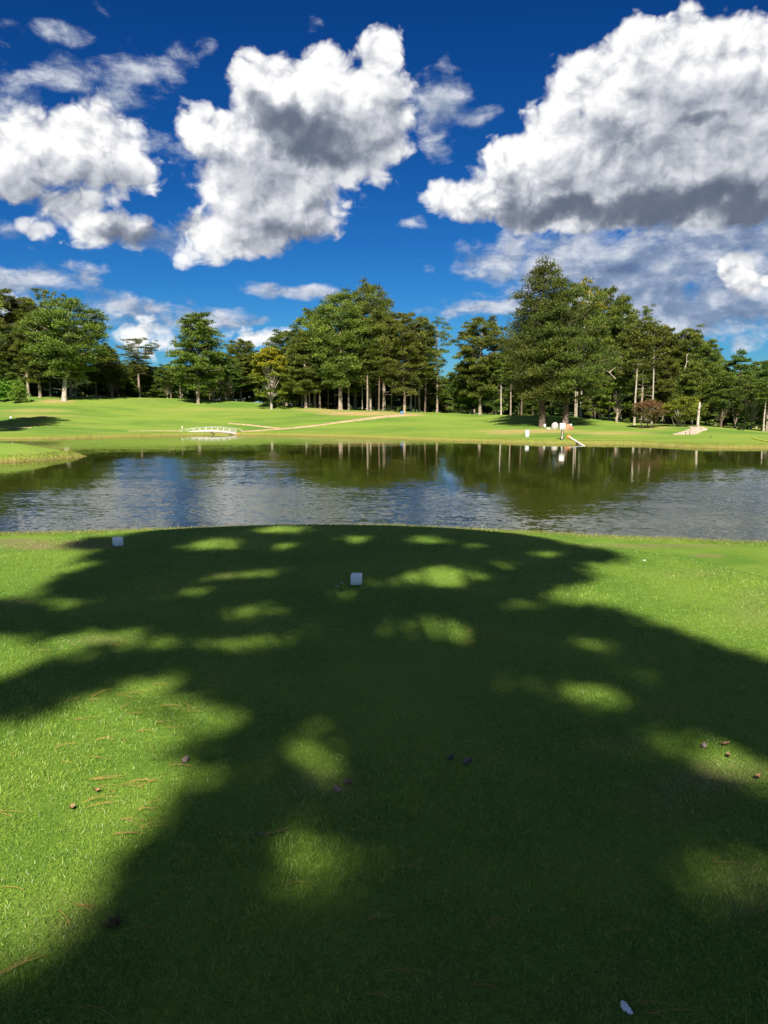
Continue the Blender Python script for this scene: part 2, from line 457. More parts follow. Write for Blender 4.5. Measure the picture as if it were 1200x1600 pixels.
M = {}
M['needles'] = leaf_mat('pine_needles', (.012, .032, .005), (.165, .210, .026), .12)
M['needles_deep'] = leaf_mat('deep_green_needles', (.009, .026, .005), (.125, .165, .022), .10)
M['needles_bright'] = leaf_mat('sapling_needles', (.08, .17, .02), (.22, .36, .04), .3)
M['leaves'] = leaf_mat('broad_leaves', (.028, .062, .010), (.12, .175, .026), .28)
M['leaves_bright'] = leaf_mat('bright_leaves', (.07, .13, .012), (.17, .27, .03), .35)
M['leaves_turning'] = leaf_mat('turning_leaves', (.05, .085, .010), (.20, .24, .020), .3, tint=(.30, .27, .018))
M['leaves_rust'] = leaf_mat('rusty_leaves', (.07, .065, .02), (.19, .17, .06), .3, tint=(.21, .12, .05))
M['understory'] = leaf_mat('understory_leaves', (.014, .036, .010), (.055, .10, .02), .2)

def bark_mat(name, c1, c2, sc=9.0):
    m, nt, out = new_mat(name)
    tc = nt.node('ShaderNodeTexCoord')
    q = nt.vmath('MULTIPLY', tc.outputs['Object'], (1, 1, .22))
    v = nt.node('ShaderNodeTexVoronoi'); nt.set(v.inputs['Vector'], q); v.inputs['Scale'].default_value = sc
    n = nt.noise(tc.outputs['Object'], 2.2, 5, .6)
    f = nt.math('ADD', nt.math('MULTIPLY', v.outputs['Distance'], .7), nt.math('MULTIPLY', n, .55))
    col = nt.mix(nt.smooth(f, .3, .8), c1, c2)
    principled(nt, out, col, .9, .1, bump(nt, v.outputs['Distance'], .7, .03)); return m
M['bark'] = bark_mat('pine_bark', (.10, .075, .058), (.33, .27, .215))
M['bark_dark'] = bark_mat('dark_bark', (.05, .035, .028), (.15, .11, .085))
M['bark_pale'] = bark_mat('pale_bark', (.20, .17, .14), (.42, .37, .31))
M['white_paint'] = surf_mat('white_paint', (.90, .90, .89), (.82, .83, .82), 14, .35, .4, .15, .003)
M['white_worn'] = surf_mat('worn_white_paint', (.46, .44, .42), (.34, .31, .29), 5, .6, .3, .3, .01)
M['bridge_boards'] = surf_mat('weathered_boards', (.36, .32, .29), (.26, .22, .19), 7, .8, .2, .4, .01)
M['black_paint'] = surf_mat('black_paint', (.015, .015, .016), (.04, .04, .04), 9, .5, .3)
M['grey_metal'] = surf_mat('pale_grey_metal', (.52, .55, .60), (.42, .45, .50), 6, .45, .4, .1, .003)
M['orange'] = surf_mat('orange_plastic', (.75, .24, .05), (.55, .16, .04), 9, .5, .4, .2, .004)
M['yellow'] = surf_mat('yellow_plastic', (.75, .72, .06), (.55, .55, .05), 9, .5, .4)
M['blue'] = surf_mat('blue_plastic', (.06, .24, .55), (.04, .15, .4), 9, .5, .4)
M['rock'] = surf_mat('pale_rock', (.44, .41, .38), (.32, .28, .25), 2.2, .85, .2, .7, .06)
M['clay'] = surf_mat('red_clay', (.40, .20, .12), (.27, .13, .08), 3.0, .95, .1, .8, .05)
M['cone'] = surf_mat('pine_cone_scales', (.27, .21, .19), (.16, .125, .11), 60, .8, .2, .5, .003)
M['twig'] = surf_mat('dry_twig', (.22, .17, .13), (.12, .09, .07), 40, .85, .2, .5, .002)
M['paper'] = surf_mat('crumpled_paper', (.80, .81, .84), (.66, .68, .72), 90, .8, .2, .5, .003)
M['dead_leaf'] = surf_mat('dead_leaf', (.30, .19, .10), (.20, .11, .06), 60, .7, .3, .4, .002)
M['mulch'] = surf_mat('torn_thatch', (.16, .09, .06), (.08, .05, .035), 60, .95, .1, .6, .01)

# ------------------------------------------------------------------ the lie of the land
def xu(px, py):                   # view ray -> tangent of azimuth
    d = ray(px, py); return d.x / d.y
def hit0(px, py):                 # view ray -> water plane
    d = ray(px, py); t = -CAM_Z / d.z; return d.x * t, d.y * t
FAR = [(-1500, 690), (-600, 688), (0, 687), (75, 687), (150, 684), (285, 681), (350, 680), (460, 681), (560, 684), (700, 689), (850, 694), (1000, 695.5), (1100, 701), (1200, 701), (1800, 700), (2700, 697)]
CREST = [(-1500, 612, 170), (-600, 612, 150), (0, 621, 125), (50, 620, 125), (100, 619, 128), (200, 621, 130), (300, 623, 132), (400, 629, 130), (450, 634, 125), (520, 640, 118), (640, 643, 115), (750, 648, 112), (820, 649, 102), (900, 651, 102), (980, 661, 95), (1090, 665, 90), (1200, 675, 86), (1800, 672, 90), (2700, 660, 120)]
_fu = np.array([xu(*p) for p in FAR]); _fY = np.array([hit0(*p)[1] for p in FAR])
_cu = np.array([xu(p[0], p[1]) for p in CREST]); _cY = np.array([float(p[2]) for p in CREST]); _cz = np.array([at(*p).z for p in CREST])
NEAR = [hit0(*p) for p in ((-1200, 846), (-300, 843), (0, 841), (100, 839), (250, 835), (450, 830), (600, 829), (830, 838), (880, 842), (960, 847), (1050, 850), (1130, 854), (1200, 855), (1500, 858), (2300, 860))]
_nx = np.array([p[0] for p in NEAR]); _ny = np.array([p[1] for p in NEAR])
PEN = [(-70., 50.), (-45., 48.5), (-30., 48.3), (-24.0, 50.5), (-21.0, 53.0)]    # spit of land on the left

def sst(t): t = np.clip(t, 0, 1); return t * t * (3 - 2 * t)
def lumps(x, y, s, seed=0):
    rng = np.random.default_rng(seed); r = 0
    for k in range(7):
        a = rng.uniform(0, 6.28); f = (1.0 / s) * rng.uniform(.6, 2.2); p = rng.uniform(0, 6.28)
        r = r + np.sin((x * math.cos(a) + y * math.sin(a)) * f + p + .8 * np.sin((x * math.sin(a) - y * math.cos(a)) * f * .7 + p * 2))
    return r / 7
def seg_dist(x, y, pts, r):
    best = None
    for i in range(len(pts) - 1):
        ax, ay = pts[i]; bx, by = pts[i + 1]; ra, rb = r[i], r[i + 1]
        dx, dy = bx - ax, by - ay
        t = np.clip(((x - ax) * dx + (y - ay) * dy) / (dx * dx + dy * dy), 0, 1)
        d = np.hypot(x - ax - dx * t, y - ay - dy * t) - (ra + (rb - ra) * t)
        best = d if best is None else np.minimum(best, d)
    return best
TEE_Z = 1.65
CH_U = xu(346, 640)
def height(x, y):
    x = np.asarray(x, float); y = np.asarray(y, float)
    # near side
    s = np.interp(x, _nx, _ny) + .25 * lumps(x, y, 1.3, 3) - y
    low = np.where(s > 0, .20 * sst(s / .7) + .052 * np.minimum(s, 60), np.maximum(.16 * s, -1.6))
    low = low + .05 * lumps(x, y, 3.0, 5) * sst(s / 3)
    d = np.hypot(x + 1.0, np.maximum(y - 6.5, 0)) - 4.75
    d = d + .12 * lumps(x, y, 2.0, 11)
    k = 1 - sst(d / 3.4)
    plateau = TEE_Z + .012 * lumps(x, y, 1.5, 8)
    near = np.where(s > 0, low + (np.maximum(plateau, low) - low) * k * sst(s / 2.5), low)
    # far side
    yy = np.maximum(y, 8.0); u = np.clip(x / yy, -3, 3)
    Ys = np.interp(u, _fu, _fY) + .35 * lumps(x, y, 2.5, 21)
    Yc = np.interp(u, _cu, _cY); zc = np.interp(u, _cu, _cz)
    t = (y - Ys) / np.maximum(Yc - Ys, 5.0)
    sd = y - Ys
    up = .30 * sst(sd / 1.0) + np.maximum(zc - .30, .2) * np.minimum(sst(np.clip(t, 0, 1) * .5) * 2, 1.0) ** .8 + .10 * lumps(x, y, 7.0, 33) * sst(t * 4) * sst((1.05 - t) * 4)
    beyond = zc - .25 * sst((t - 1) * 2.2) + .3 * lumps(x, y, 30., 41) * sst((t - 1.1) * 2)
    far = np.where(t < 0, np.maximum(.12 * sd, -1.6), np.where(t < 1, up, np.maximum(beyond, .3)))
    # spit
    pd = seg_dist(x, y, PEN, [8.0, 6.6, 5.4, 2.8, .5]) + .25 * lumps(x, y, 1.2, 51)
    pen = np.where(pd < 0, .22 * sst(-pd / .7) + .85 * sst(-pd / 3.2), np.maximum(-.14 * pd, -1.6))
    # the ends of the lake
    side = np.where(np.abs(x) > 95, .3 * sst((np.abs(x) - 95) / 1.5) + .02 * (np.abs(x) - 95), np.maximum(.1 * (np.abs(x) - 95), -1.6))
    side = np.minimum(side, 5)
    h = np.maximum(np.maximum(near, far), np.maximum(pen, side))
    # the ditch the footbridge crosses
    dc = np.abs(x - CH_U * y) - .25; cut = np.where((y > 88) & (y < 99), np.clip(.55 * dc - .35, -.4, 9), 9) + 4 * np.clip(y - 97.5, 0, 2)
    return np.where((y > 88) & (y < 99), np.minimum(h, np.maximum(cut, -.4)), h)
def gz(x, y): return float(height(np.array([x]), np.array([y]))[0])
def ground_hit(px, py, y0=1.0, y1=260.0):
    d = ray(px, py); ys = np.arange(y0, y1, .05)
    t = ys / d.y; h = height(d.x * t, ys); z = CAM_Z + d.z * t
    i = np.argmax(z <= h)
    if z[i] > h[i]: return None
    a, b = (ys[i - 1] if i else ys[i]), ys[i]
    for _ in range(14):
        m_ = (a + b) / 2; tm = m_ / d.y
        if CAM_Z + d.z * tm <= gz(d.x * tm, m_): b = m_
        else: a = m_
    return Vector((d.x * b / d.y, b, gz(d.x * b / d.y, b)))

# dry and worn places: (px, py, rx px, ry px, strength) laid on the ground where that spot is
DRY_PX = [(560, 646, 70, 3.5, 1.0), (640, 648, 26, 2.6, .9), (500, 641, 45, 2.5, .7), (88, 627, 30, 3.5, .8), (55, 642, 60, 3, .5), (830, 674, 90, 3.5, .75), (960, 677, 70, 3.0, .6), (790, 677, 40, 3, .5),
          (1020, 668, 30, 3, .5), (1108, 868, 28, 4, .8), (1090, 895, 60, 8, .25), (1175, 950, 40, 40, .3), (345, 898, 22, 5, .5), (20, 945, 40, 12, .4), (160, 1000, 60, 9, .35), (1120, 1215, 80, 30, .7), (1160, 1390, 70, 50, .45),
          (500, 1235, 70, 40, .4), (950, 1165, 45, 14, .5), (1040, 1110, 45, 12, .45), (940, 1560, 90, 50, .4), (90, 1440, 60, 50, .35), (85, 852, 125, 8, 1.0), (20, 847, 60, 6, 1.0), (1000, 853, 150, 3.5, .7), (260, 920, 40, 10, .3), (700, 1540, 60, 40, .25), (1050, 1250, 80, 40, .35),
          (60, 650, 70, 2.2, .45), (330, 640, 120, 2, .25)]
def dry_at(x, y):
    z = height(x, y); r = np.zeros_like(x)
    # project
    dy = y; dz = z - CAM_Z; f = dy * CP - dz * SP; f = np.maximum(f, .3)
    px = 600 + FPX * x / f; py = 800 - FPX * (dy * SP + dz * CP) / f
    w = .35 * lumps(x * 3, y * 3, .9, 77)
    for (cx, cy, rx, ry, s) in DRY_PX:
        q = ((px - cx) / rx) ** 2 + ((py - cy) / ry) ** 2 + w
        r = np.maximum(r, s * np.clip(1.25 - q, 0, 1) * (dy > 1))
    return np.clip(r, 0, 1)

def build_ground():
    def spaced(lst):
        out = []
        for a, b, st in lst: out.append(np.arange(a, b, st))
        return np.concatenate(out)
    ys = spaced([(-1500, -200, 130), (-200, -40, 20), (-40, -12, 3), (-12, 0, .8), (0, 20.0, .11), (20.0, 24, .4), (24, 40, 1.2), (40, 60, .35), (60, 64, .5), (64, 110, .3), (110, 140, .8), (140, 220, 4), (220, 600, 30), (600, 5001, 400)])
    xs_pos = spaced([(0, 11, .18), (11, 24, .5), (24, 95, .9), (95, 130, 2.5), (130, 400, 20), (400, 4001, 300)])
    xs = np.concatenate([-xs_pos[:0:-1], xs_pos])
    X, Y = np.meshgrid(xs, ys); Z = height(X, Y)
    farr = np.hypot(X, Y)
    Z = Z + np.where(farr > 500, 0, 0)
    v = np.stack([X, Y, Z], -1).reshape(-1, 3)
    ny, nx = X.shape
    i = np.arange(ny - 1)[:, None] * nx + np.arange(nx - 1)[None, :]
    f = np.stack([i, i + 1, i + nx + 1, i + nx], -1).reshape(-1, 4)
    dry = dry_at(v[:, 0], v[:, 1])
    m, nt, out = new_mat('lawn')
    geo = nt.node('ShaderNodeNewGeometry'); P = geo.outputs['Position']
    sp = nt.node('ShaderNodeSeparateXYZ'); nt.set(sp.inputs[0], P)
    at_ = nt.node('ShaderNodeAttribute'); at_.attribute_name = 'dry'
    n_big = nt.noise(nt.vmath('MULTIPLY', P, (.45, 1, 1)), .16, 6, .62); n_mid = nt.noise(P, .8, 5, .6); n_fine = nt.noise(P, 14, 6, .65); n_vf = nt.noise(P, 110, 3, .6)
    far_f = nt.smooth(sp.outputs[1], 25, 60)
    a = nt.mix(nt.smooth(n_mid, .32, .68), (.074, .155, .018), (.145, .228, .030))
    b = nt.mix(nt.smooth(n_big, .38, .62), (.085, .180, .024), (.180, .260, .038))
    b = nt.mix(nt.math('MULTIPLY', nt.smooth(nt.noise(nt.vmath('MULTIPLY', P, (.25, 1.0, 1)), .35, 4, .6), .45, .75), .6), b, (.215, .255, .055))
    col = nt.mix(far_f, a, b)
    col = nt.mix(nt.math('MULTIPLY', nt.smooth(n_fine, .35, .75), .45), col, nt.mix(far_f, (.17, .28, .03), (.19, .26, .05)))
    col = nt.mix(nt.math('MULTIPLY', nt.smooth(n_vf, .45, .30), .55), col, (.020, .035, .010))
    # dry places
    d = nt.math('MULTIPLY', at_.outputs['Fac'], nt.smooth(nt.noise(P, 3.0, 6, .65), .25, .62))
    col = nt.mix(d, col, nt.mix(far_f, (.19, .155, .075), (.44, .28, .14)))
    # banks: wet earth at the waterline, straw above it
    wob = nt.math('MULTIPLY_ADD', nt.noise(P, 1.3, 5, .6), .5, -.25)
    wob = nt.math('MULTIPLY', wob, nt.math('MULTIPLY_ADD', far_f, .45, .10))
    zz = nt.math('ADD', sp.outputs[2], wob)
    zz = nt.math('ADD', zz, nt.math('MULTIPLY', nt.smooth(sp.outputs[2], .17, .25), nt.math('MULTIPLY_ADD', far_f, -.4, .4)))
    col = nt.mix(nt.smooth(zz, .50, .18), col, (.205, .250, .040))
    col = nt.mix(nt.math('MULTIPLY', nt.smooth(zz, .26, .05), .8), col, nt.mix(nt.smooth(nt.noise(P, 5.0, 4), .4, .6), (.26, .18, .07), (.16, .14, .045)))
    col = nt.mix(nt.smooth(sp.outputs[2], .03, -.05), col, (.045, .040, .018))
    hgt = nt.math('ADD', nt.math('MULTIPLY', n_fine, .6), nt.math('MULTIPLY', n_vf, .4))
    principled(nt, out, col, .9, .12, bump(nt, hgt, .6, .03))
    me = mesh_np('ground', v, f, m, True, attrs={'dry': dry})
    o = link('ground', me); tag(o, kind='structure')
build_ground()

def build_water():
    m, nt, out = new_mat('pond_water')
    geo = nt.node('ShaderNodeNewGeometry'); P = geo.outputs['Position']
    at_ = nt.node('ShaderNodeAttribute'); at_.attribute_name = 'breeze'       # calm under the far bank, ruffled where the wind reaches
    amt = nt.math('MULTIPLY_ADD', nt.smooth(nt.math('ADD', at_.outputs['Fac'], nt.math('MULTIPLY_ADD', nt.noise(nt.vmath('MULTIPLY', P, (.35, 1, 1)), .5, 4, .6), .5, -.25)), .10, .95), .88, .11)
    # every ripple as a tilt of the surface; seen this low, the faces turned to this bank are the ones that show
    def tilt(vec, sc_, det, amp):
        n = nt.node('ShaderNodeTexNoise'); nt.set(n.inputs['Vector'], vec); n.inputs['Scale'].default_value = sc_; n.inputs['Detail'].default_value = det; n.inputs['Distortion'].default_value = .4
        return nt.vmath('MULTIPLY', nt.vmath('SUBTRACT', n.outputs[1], (.5, .5, .5)), amp)
    q = nt.vmath('MULTIPLY', P, (.6, 1.0, 1.0))
    t = nt.vmath('ADD', tilt(q, 4.2, 2, (.09, .20, 0)), tilt(q, 12.0, 3, (.11, .26, 0)))
    t = nt.vmath('ADD', t, tilt(nt.vmath('MULTIPLY', P, (.3, 1, 1)), .45, 2, (.04, .12, 0)))
    t = nt.vmath('ADD', t, (0, -.067, 0))
    t = nt.vmath('SCALE', t, amt)
    nrm = nt.vmath('NORMALIZE', nt.vmath('ADD', t, (0, 0, 1)))
    p = principled(nt, out, nt.mix(nt.smooth(nt.noise(P, .12, 3), .35, .65), (.025, .032, .003), (.019, .026, .003)), .05, .5, nrm)
    p.inputs['IOR'].default_value = 1.95
    xs = np.linspace(-150, 150, 241); ys = np.linspace(5, 112, 161); X, Y = np.meshgrid(xs, ys)
    RIP = [(-400, 775), (0, 772), (130, 755), (180, 722), (330, 722), (460, 728), (560, 752), (650, 742), (700, 760), (800, 795), (880, 800), (980, 770), (1060, 748), (1200, 742), (1700, 745)]
    ru = np.array([xu(*p) for p in RIP]); rY = np.array([hit0(*p)[1] for p in RIP])
    Yr = np.interp(X / Y, ru, rY); br = np.clip(.5 + (Yr - Y) / (.85 * Yr) + .2 * lumps(X, Y, 6., 91), 0, 1)
    i = np.arange(160)[:, None] * 241 + np.arange(240)[None, :]
    me = mesh_np('water', np.stack([X, Y, 0 * X], -1).reshape(-1, 3), np.stack([i, i + 1, i + 242, i + 241], -1).reshape(-1, 4), m, attrs={'breeze': br.ravel()})
    o = link('water', me); tag(o, kind='structure')
build_water()

def strip(name, pts, widths, mat, lift=.035, n=60, kind='structure', label=None, seed=0):
    """ribbon draped on the ground through world points"""
    pts = np.array(pts, float)
    t = np.concatenate([[0], np.cumsum(np.hypot(*np.diff(pts, axis=0).T))]); s = np.linspace(0, t[-1], n)
    x = np.interp(s, t, pts[:, 0]); y = np.interp(s, t, pts[:, 1]); w = np.interp(s, t, widths)
    for _ in range(3):
        x[1:-1] = (x[:-2] + 2 * x[1:-1] + x[2:]) / 4; y[1:-1] = (y[:-2] + 2 * y[1:-1] + y[2:]) / 4
    dx = np.gradient(x); dy = np.gradient(y); l = np.hypot(dx, dy); nx_, ny_ = -dy / l, dx / l
    w = w * (1 + .18 * lumps(x, y, .9, seed + 5))
    cols = np.linspace(-.5, .5, 7); V = []
    for c in cols:
        xx = x + nx_ * w * c; yy = y + ny_ * w * c
        V.append(np.stack([xx, yy, height(xx, yy) + lift - (abs(c) > .45) * lift * 1.3], -1))
    V = np.stack(V, 1).reshape(-1, 3); k = len(cols)
    i = np.arange(n - 1)[:, None] * k + np.arange(k - 1)[None, :]
    f = np.stack([i, i + 1, i + k + 1, i + k], -1).reshape(-1, 4)
    o = link(name, mesh_np(name, V, f, mat, True)); tag(o, label, kind=kind); return o
M['dirt'] = surf_mat('path_dirt', (.46, .36, .22), (.34, .24, .14), 1.4, .95, .1, .5, .03)
M['gravel_path'] = surf_mat('pale_path', (.50, .41, .32), (.38, .30, .23), 1.2, .95, .1, .5, .03)
def path_px(lst): return [tuple(ground_hit(px, py))[:2] for px, py in lst]
strip('path', path_px([(376, 674.5), (400, 673), (440, 670), (500, 664), (560, 656), (600, 651), (632, 648.5)]), [1.6, 1.5, 1.6, 1.6, 1.9, 2.4, 3.0], M['dirt'])
strip('path', path_px([(358, 661.5), (390, 664), (425, 668), (444, 669.8)]), [.8, 1.0, 1.1, .8], M['dirt'], seed=3)
strip('path', path_px([(200, 673.5), (240, 673.2), (284, 673.5)]), [.35, .6, .9], M['dirt'], seed=7)
strip('path', path_px([(-60, 665), (0, 667), (50, 668.5)]), [.8, .7, .3], M['dirt'], seed=9)
strip('path', path_px([(1050, 679), (1072, 677.5), (1084, 673), (1094, 669.5), (1089, 667), (1080, 665.6)]), [.8, 2.2, 2.0, 1.8, 1.6, 1.2], M['gravel_path'], seed=12)

# ------------------------------------------------------------------ trees
def foliage(puffs, n_per, leaf, width, seed, up=.35, shell=.55, quad=False):
    """puffs: rows of x y z rx ry rz turn. Every puff becomes a tuft of separate leaf-sized faces."""
    rng = np.random.default_rng(seed)
    P = np.asarray(puffs, float); n = len(P)
    vol = (P[:, 3] * P[:, 4] * P[:, 5]) ** (2 / 3.); cnt = np.maximum(6, (n_per * vol / vol.mean()).astype(int))
    idx = np.repeat(np.arange(n), cnt); N = len(idx)
    d = rng.normal(0, 1, (N, 3)); d /= np.linalg.norm(d, axis=1)[:, None]
    d[:, 2] = np.where(d[:, 2] < -.25, -d[:, 2] * .6, d[:, 2])
    r = rng.uniform(0, 1, N) ** shell
    c = P[idx, :3] + d * P[idx, 3:6] * r[:, None]
    a = d * np.array([1, 1, .8]) + rng.normal(0, .42, (N, 3)) + np.array([0, 0, up]); a /= np.linalg.norm(a, axis=1)[:, None]
    b = np.cross(a, rng.normal(0, 1, (N, 3))); b /= np.linalg.norm(b, axis=1)[:, None]
    L = leaf * rng.uniform(.65, 1.25, N)[:, None]; W = width * rng.uniform(.7, 1.3, N)[:, None]
    if quad:
        v = np.stack([c - a * L * .5, c + b * W * .5, c + a * L * .5, c - b * W * .5], 1); k = 4
        v[:, 1] += np.cross(a, b) * L * .12; 
    else:
        v = np.stack([c - b * W * .5 - a * L * .3, c + b * W * .5 - a * L * .3, c + a * L * .7], 1); k = 3
    f = np.arange(N * k).reshape(N, k)
    tone = rng.uniform(0, 1, n)
    cl = np.repeat(np.clip(tone[idx] * .8 + rng.uniform(0, .2, N), 0, 1), k)
    tn = np.repeat(P[idx, 6], k)
    return v.reshape(-1, 3), f, {'clump': cl, 'turn': tn}

def curve_trunk(H, lean, wob, rng, n=9):
    z = np.linspace(0, 1, n); a = rng.uniform(0, 6.28)
    x = lean[0] * z + wob * np.sin(z * 3.1 + a) * z; y = lean[1] * z + wob * np.cos(z * 2.7 + a) * z
    return np.stack([x, y, z * H], 1)

def make_pine(name, seed, H=20., W=9., base=.35, prof=None, limbs=44, puffs_per=4.6, puff=1.0, flat=.74, n_per=170, leaf=.36, width=.15,
              trunk_r=.30, lean=(0, 0), mat='needles', bark='bark', stubs=4, turn=0.0, fork=False, up_angle=(4, 42)):
    rng = np.random.default_rng(seed)
    prof = prof or [(0, .50), (.15, .78), (.35, .96), (.55, 1.0), (.75, .86), (.9, .58), (1, .18)]
    pt, pr = zip(*prof)
    tp = curve_trunk(H * .97, lean, H * .012, rng)
    mb = MB()
    zz = tp[:, 2] / H
    rad = trunk_r * (1 - .82 * zz) ; rad[0] *= 1.45; rad = np.maximum(rad, .03)
    tp2 = np.concatenate([[tp[0] - (0, 0, .5)], [tp[0]], [tp[0] + (0, 0, H * .02)], tp[1:]]); rad2 = np.concatenate([[rad[0] * 1.15], [rad[0]], [trunk_r * 1.05], rad[1:]])
    mb.tube(tp2, rad2, 10)
    tx = lambda z: np.array([np.interp(z, tp[:, 2], tp[:, 0]), np.interp(z, tp[:, 2], tp[:, 1]), z])
    P = []
    az = rng.uniform(0, 6.28)
    for i in range(limbs):
        t = (i + rng.uniform(0, .9)) / limbs
        az += 2.4 + rng.normal(0, .35)
        zt = H * (base + (1 - base) * t ** .92)
        r = W / 2 * np.interp(t, pt, pr) * rng.uniform(.78, 1.05)
        ang = R(up_angle[0] + (up_angle[1] - up_angle[0]) * t + rng.normal(0, 7))
        o = tx(min(zt - r * math.tan(ang) * .8, H * .95) if zt - r * math.tan(ang) * .8 > H * base * .8 else H * base * .8)
        e = tx(zt) + np.array([math.cos(az) * r, math.sin(az) * r, rng.normal(0, .25)])
        mid = (o + e) / 2 + np.array([rng.normal(0, .15), rng.normal(0, .15), rng.uniform(-.35, .15) * (1 - t)])
        mb.tube([o, mid, e], [max(.028, trunk_r * .27 * (1 - t * .6)), .05, .02], 5, cap=False)
        k = max(2, int(round(puffs_per * (.45 + r / (W / 2)) * .75)))
        side = np.array([-math.sin(az), math.cos(az), 0])
        for j in range(k):
            s = (j + rng.uniform(.2, 1)) / k; s = .32 + .70 * s
            q = (o * (1 - s) + e * s) + (mid - (o + e) / 2) * 4 * s * (1 - s) * .5
            w = (.25 + .75 * math.sin(min(s, 1) * 2.6)) * r * .42
            q = q + side * rng.uniform(-1, 1) * w + np.array([0, 0, rng.uniform(-.05, .60)])
            pr_ = puff * 1.12 * rng.uniform(.62, 1.22) * (1.0 if t < .85 else .8)
            P.append((q[0], q[1], q[2], pr_ * rng.uniform(.9, 1.2), pr_ * rng.uniform(.9, 1.2), pr_ * flat * rng.uniform(.8, 1.3), turn * rng.uniform(0, 1)))
    top = tx(H * .97)
    for j in range(4): P.append((top[0] + rng.normal(0, .3), top[1] + rng.normal(0, .3), H - puff * .35 - j * .35, puff * .7, puff * .7, puff * .5, 0))
    for i in range(stubs):           # dead limb stubs under the crown
        z0 = H * base * rng.uniform(.5, 1.15); a = rng.uniform(0, 6.28); l = rng.uniform(.5, 2.0)
        o = tx(z0); mb.tube([o, o + np.array([math.cos(a) * l, math.sin(a) * l, l * rng.uniform(-.1, .4)])], [.05, .012], 5, cap=False)
    v, f, at_ = foliage(P, n_per, leaf, width, seed + 1)
    crown = mesh_np(name + '_crown', v, f, M[mat], False, attrs=at_)
    trunk = mb.mesh(name + '_trunk', M[bark], True)
    return dict(trunk=trunk, crown=crown, H=H, W=W, n=len(f), bare=base)

def make_broad(name, seed, H=14., W=9., base=.18, limbs=34, puff=.9, n_per=80, leaf=.30, width=.24, mat='leaves', bark='bark', trunk_r=.22, turn_top=0.0, n_puffs=150, squash=1.0, stems=1, airy=0.0):
    rng = np.random.default_rng(seed); mb = MB(); P = []
    c = np.array([0, 0, H * (base + (1 - base) * .5)]); rx = W / 2; rz = H * (1 - base) / 2
    for s in range(stems):
        a = s * 6.28 / stems + rng.uniform(0, .5); off = (0 if stems == 1 else rng.uniform(.12, .3)) 
        b0 = np.array([math.cos(a) * off, math.sin(a) * off, -.3])
        b1 = np.array([math.cos(a) * off * 2.5, math.sin(a) * off * 2.5, H * base * 1.1]); b2 = b1 + np.array([math.cos(a) * off * 3, math.sin(a) * off * 3, H * .42])
        mb.tube([b0, (b0 + b1) / 2 + rng.normal(0, .05, 3), b1, b2], [trunk_r * 1.3, trunk_r, trunk_r * .8, trunk_r * .25], 8)
    k = rng.normal(0, 1, (5, 3)) * 1.7; o_ = rng.uniform(0, 6.3, 5)
    for i in range(n_puffs):
        d = rng.normal(0, 1, 3); d /= np.linalg.norm(d)
        if d[2] < -.55 and rng.uniform() < .6: d[2] *= -1
        lump = 1 + .17 * sum(math.sin(float(k[m] @ d) + o_[m]) for m in range(5)) / 1.5
        rr = rng.uniform(.45, 1.0) ** .5 * lump
        taper = 1 - .22 * max(0, d[2])
        q = c + np.array([d[0] * (rx - puff * .5) * rr * taper, d[1] * (rx - puff * .5) * rr * taper, d[2] * (rz - puff * .4) * rr])
        pr_ = puff * rng.uniform(.6, 1.25)
        tt = np.clip(turn_top * ((q[2] - H * .45) / (H * .5)) + rng.normal(0, .22) * (turn_top > 0), 0, 1)
        P.append((q[0], q[1], q[2], pr_, pr_, pr_ * .75, tt))
        if i % 4 == 0:
            z0 = H * base * rng.uniform(.8, 1.6); m_ = np.array([q[0] * .35, q[1] * .35, (z0 + q[2]) / 2])
            mb.tube([np.array([0, 0, z0]), m_, q], [trunk_r * .35, trunk_r * .2, .015], 5, cap=False)
    v, f, at_ = foliage(P, n_per, leaf, width, seed + 1, up=.1, shell=.6, quad=True)
    return dict(trunk=mb.mesh(name + '_trunk', M[bark], True), crown=mesh_np(name + '_crown', v, f, M[mat], False, attrs=at_), H=H, W=W, n=len(f), bare=base)

def plant(pr, kind, px, top, wpx, label, Y=None, base=None, cat='tree', group=None, rot=0.0, sx=1.0, crown='crown', trunk='trunk', sink=.1):
    if Y is None:
        g = ground_hit(px, base); Y = g.y
    x = xu(px, 640) * Y; z = gz(x, Y)
    h = at(px, top, Y).z - z; w = wpx / FPX * Y
    t = empty(kind, (x, Y, z - sink), rot, label, cat, group)
    s = w / pr['W']; t.scale = (s, s * sx, h / pr['H'])
    link(trunk, pr['trunk'], t); link(crown, pr['crown'], t)
    return t

PR = {}
PR['p1'] = make_pine('p1', 11, 20, 10, .18, limbs=60, prof=[(0, .50), (.15, .78), (.35, .96), (.55, 1.0), (.75, .90), (.9, .7), (1, .4)])
PR['p2'] = make_pine('p2', 12, 21, 8.5, .28, limbs=54, prof=[(0, .4), (.2, .7), (.45, .9), (.65, 1.0), (.85, .85), (1, .35)])
PR['p3'] = make_pine('p3', 13, 20, 9.5, .18, limbs=58, prof=[(0, .75), (.2, .95), (.45, 1.0), (.7, .82), (.88, .5), (1, .12)])
PR['p4'] = make_pine('p4', 14, 22, 8, .32, limbs=46, prof=[(0, .35), (.3, .8), (.6, 1.0), (.85, .8), (1, .3)], stubs=8)
PR['umb'] = make_pine('umb', 15, 18, 10, .42, limbs=34, prof=[(0, .35), (.25, .5), (.5, .75), (.75, 1.0), (.92, .8), (1, .3)], puff=.85, flat=.42, n_per=70)
PR['airy'] = make_pine('airy', 16, 22, 7.5, .30, limbs=34, puffs_per=4, puff=.82, n_per=60, prof=[(0, .5), (.3, .7), (.5, .9), (.8, 1.0), (.93, .7), (1, .25)])
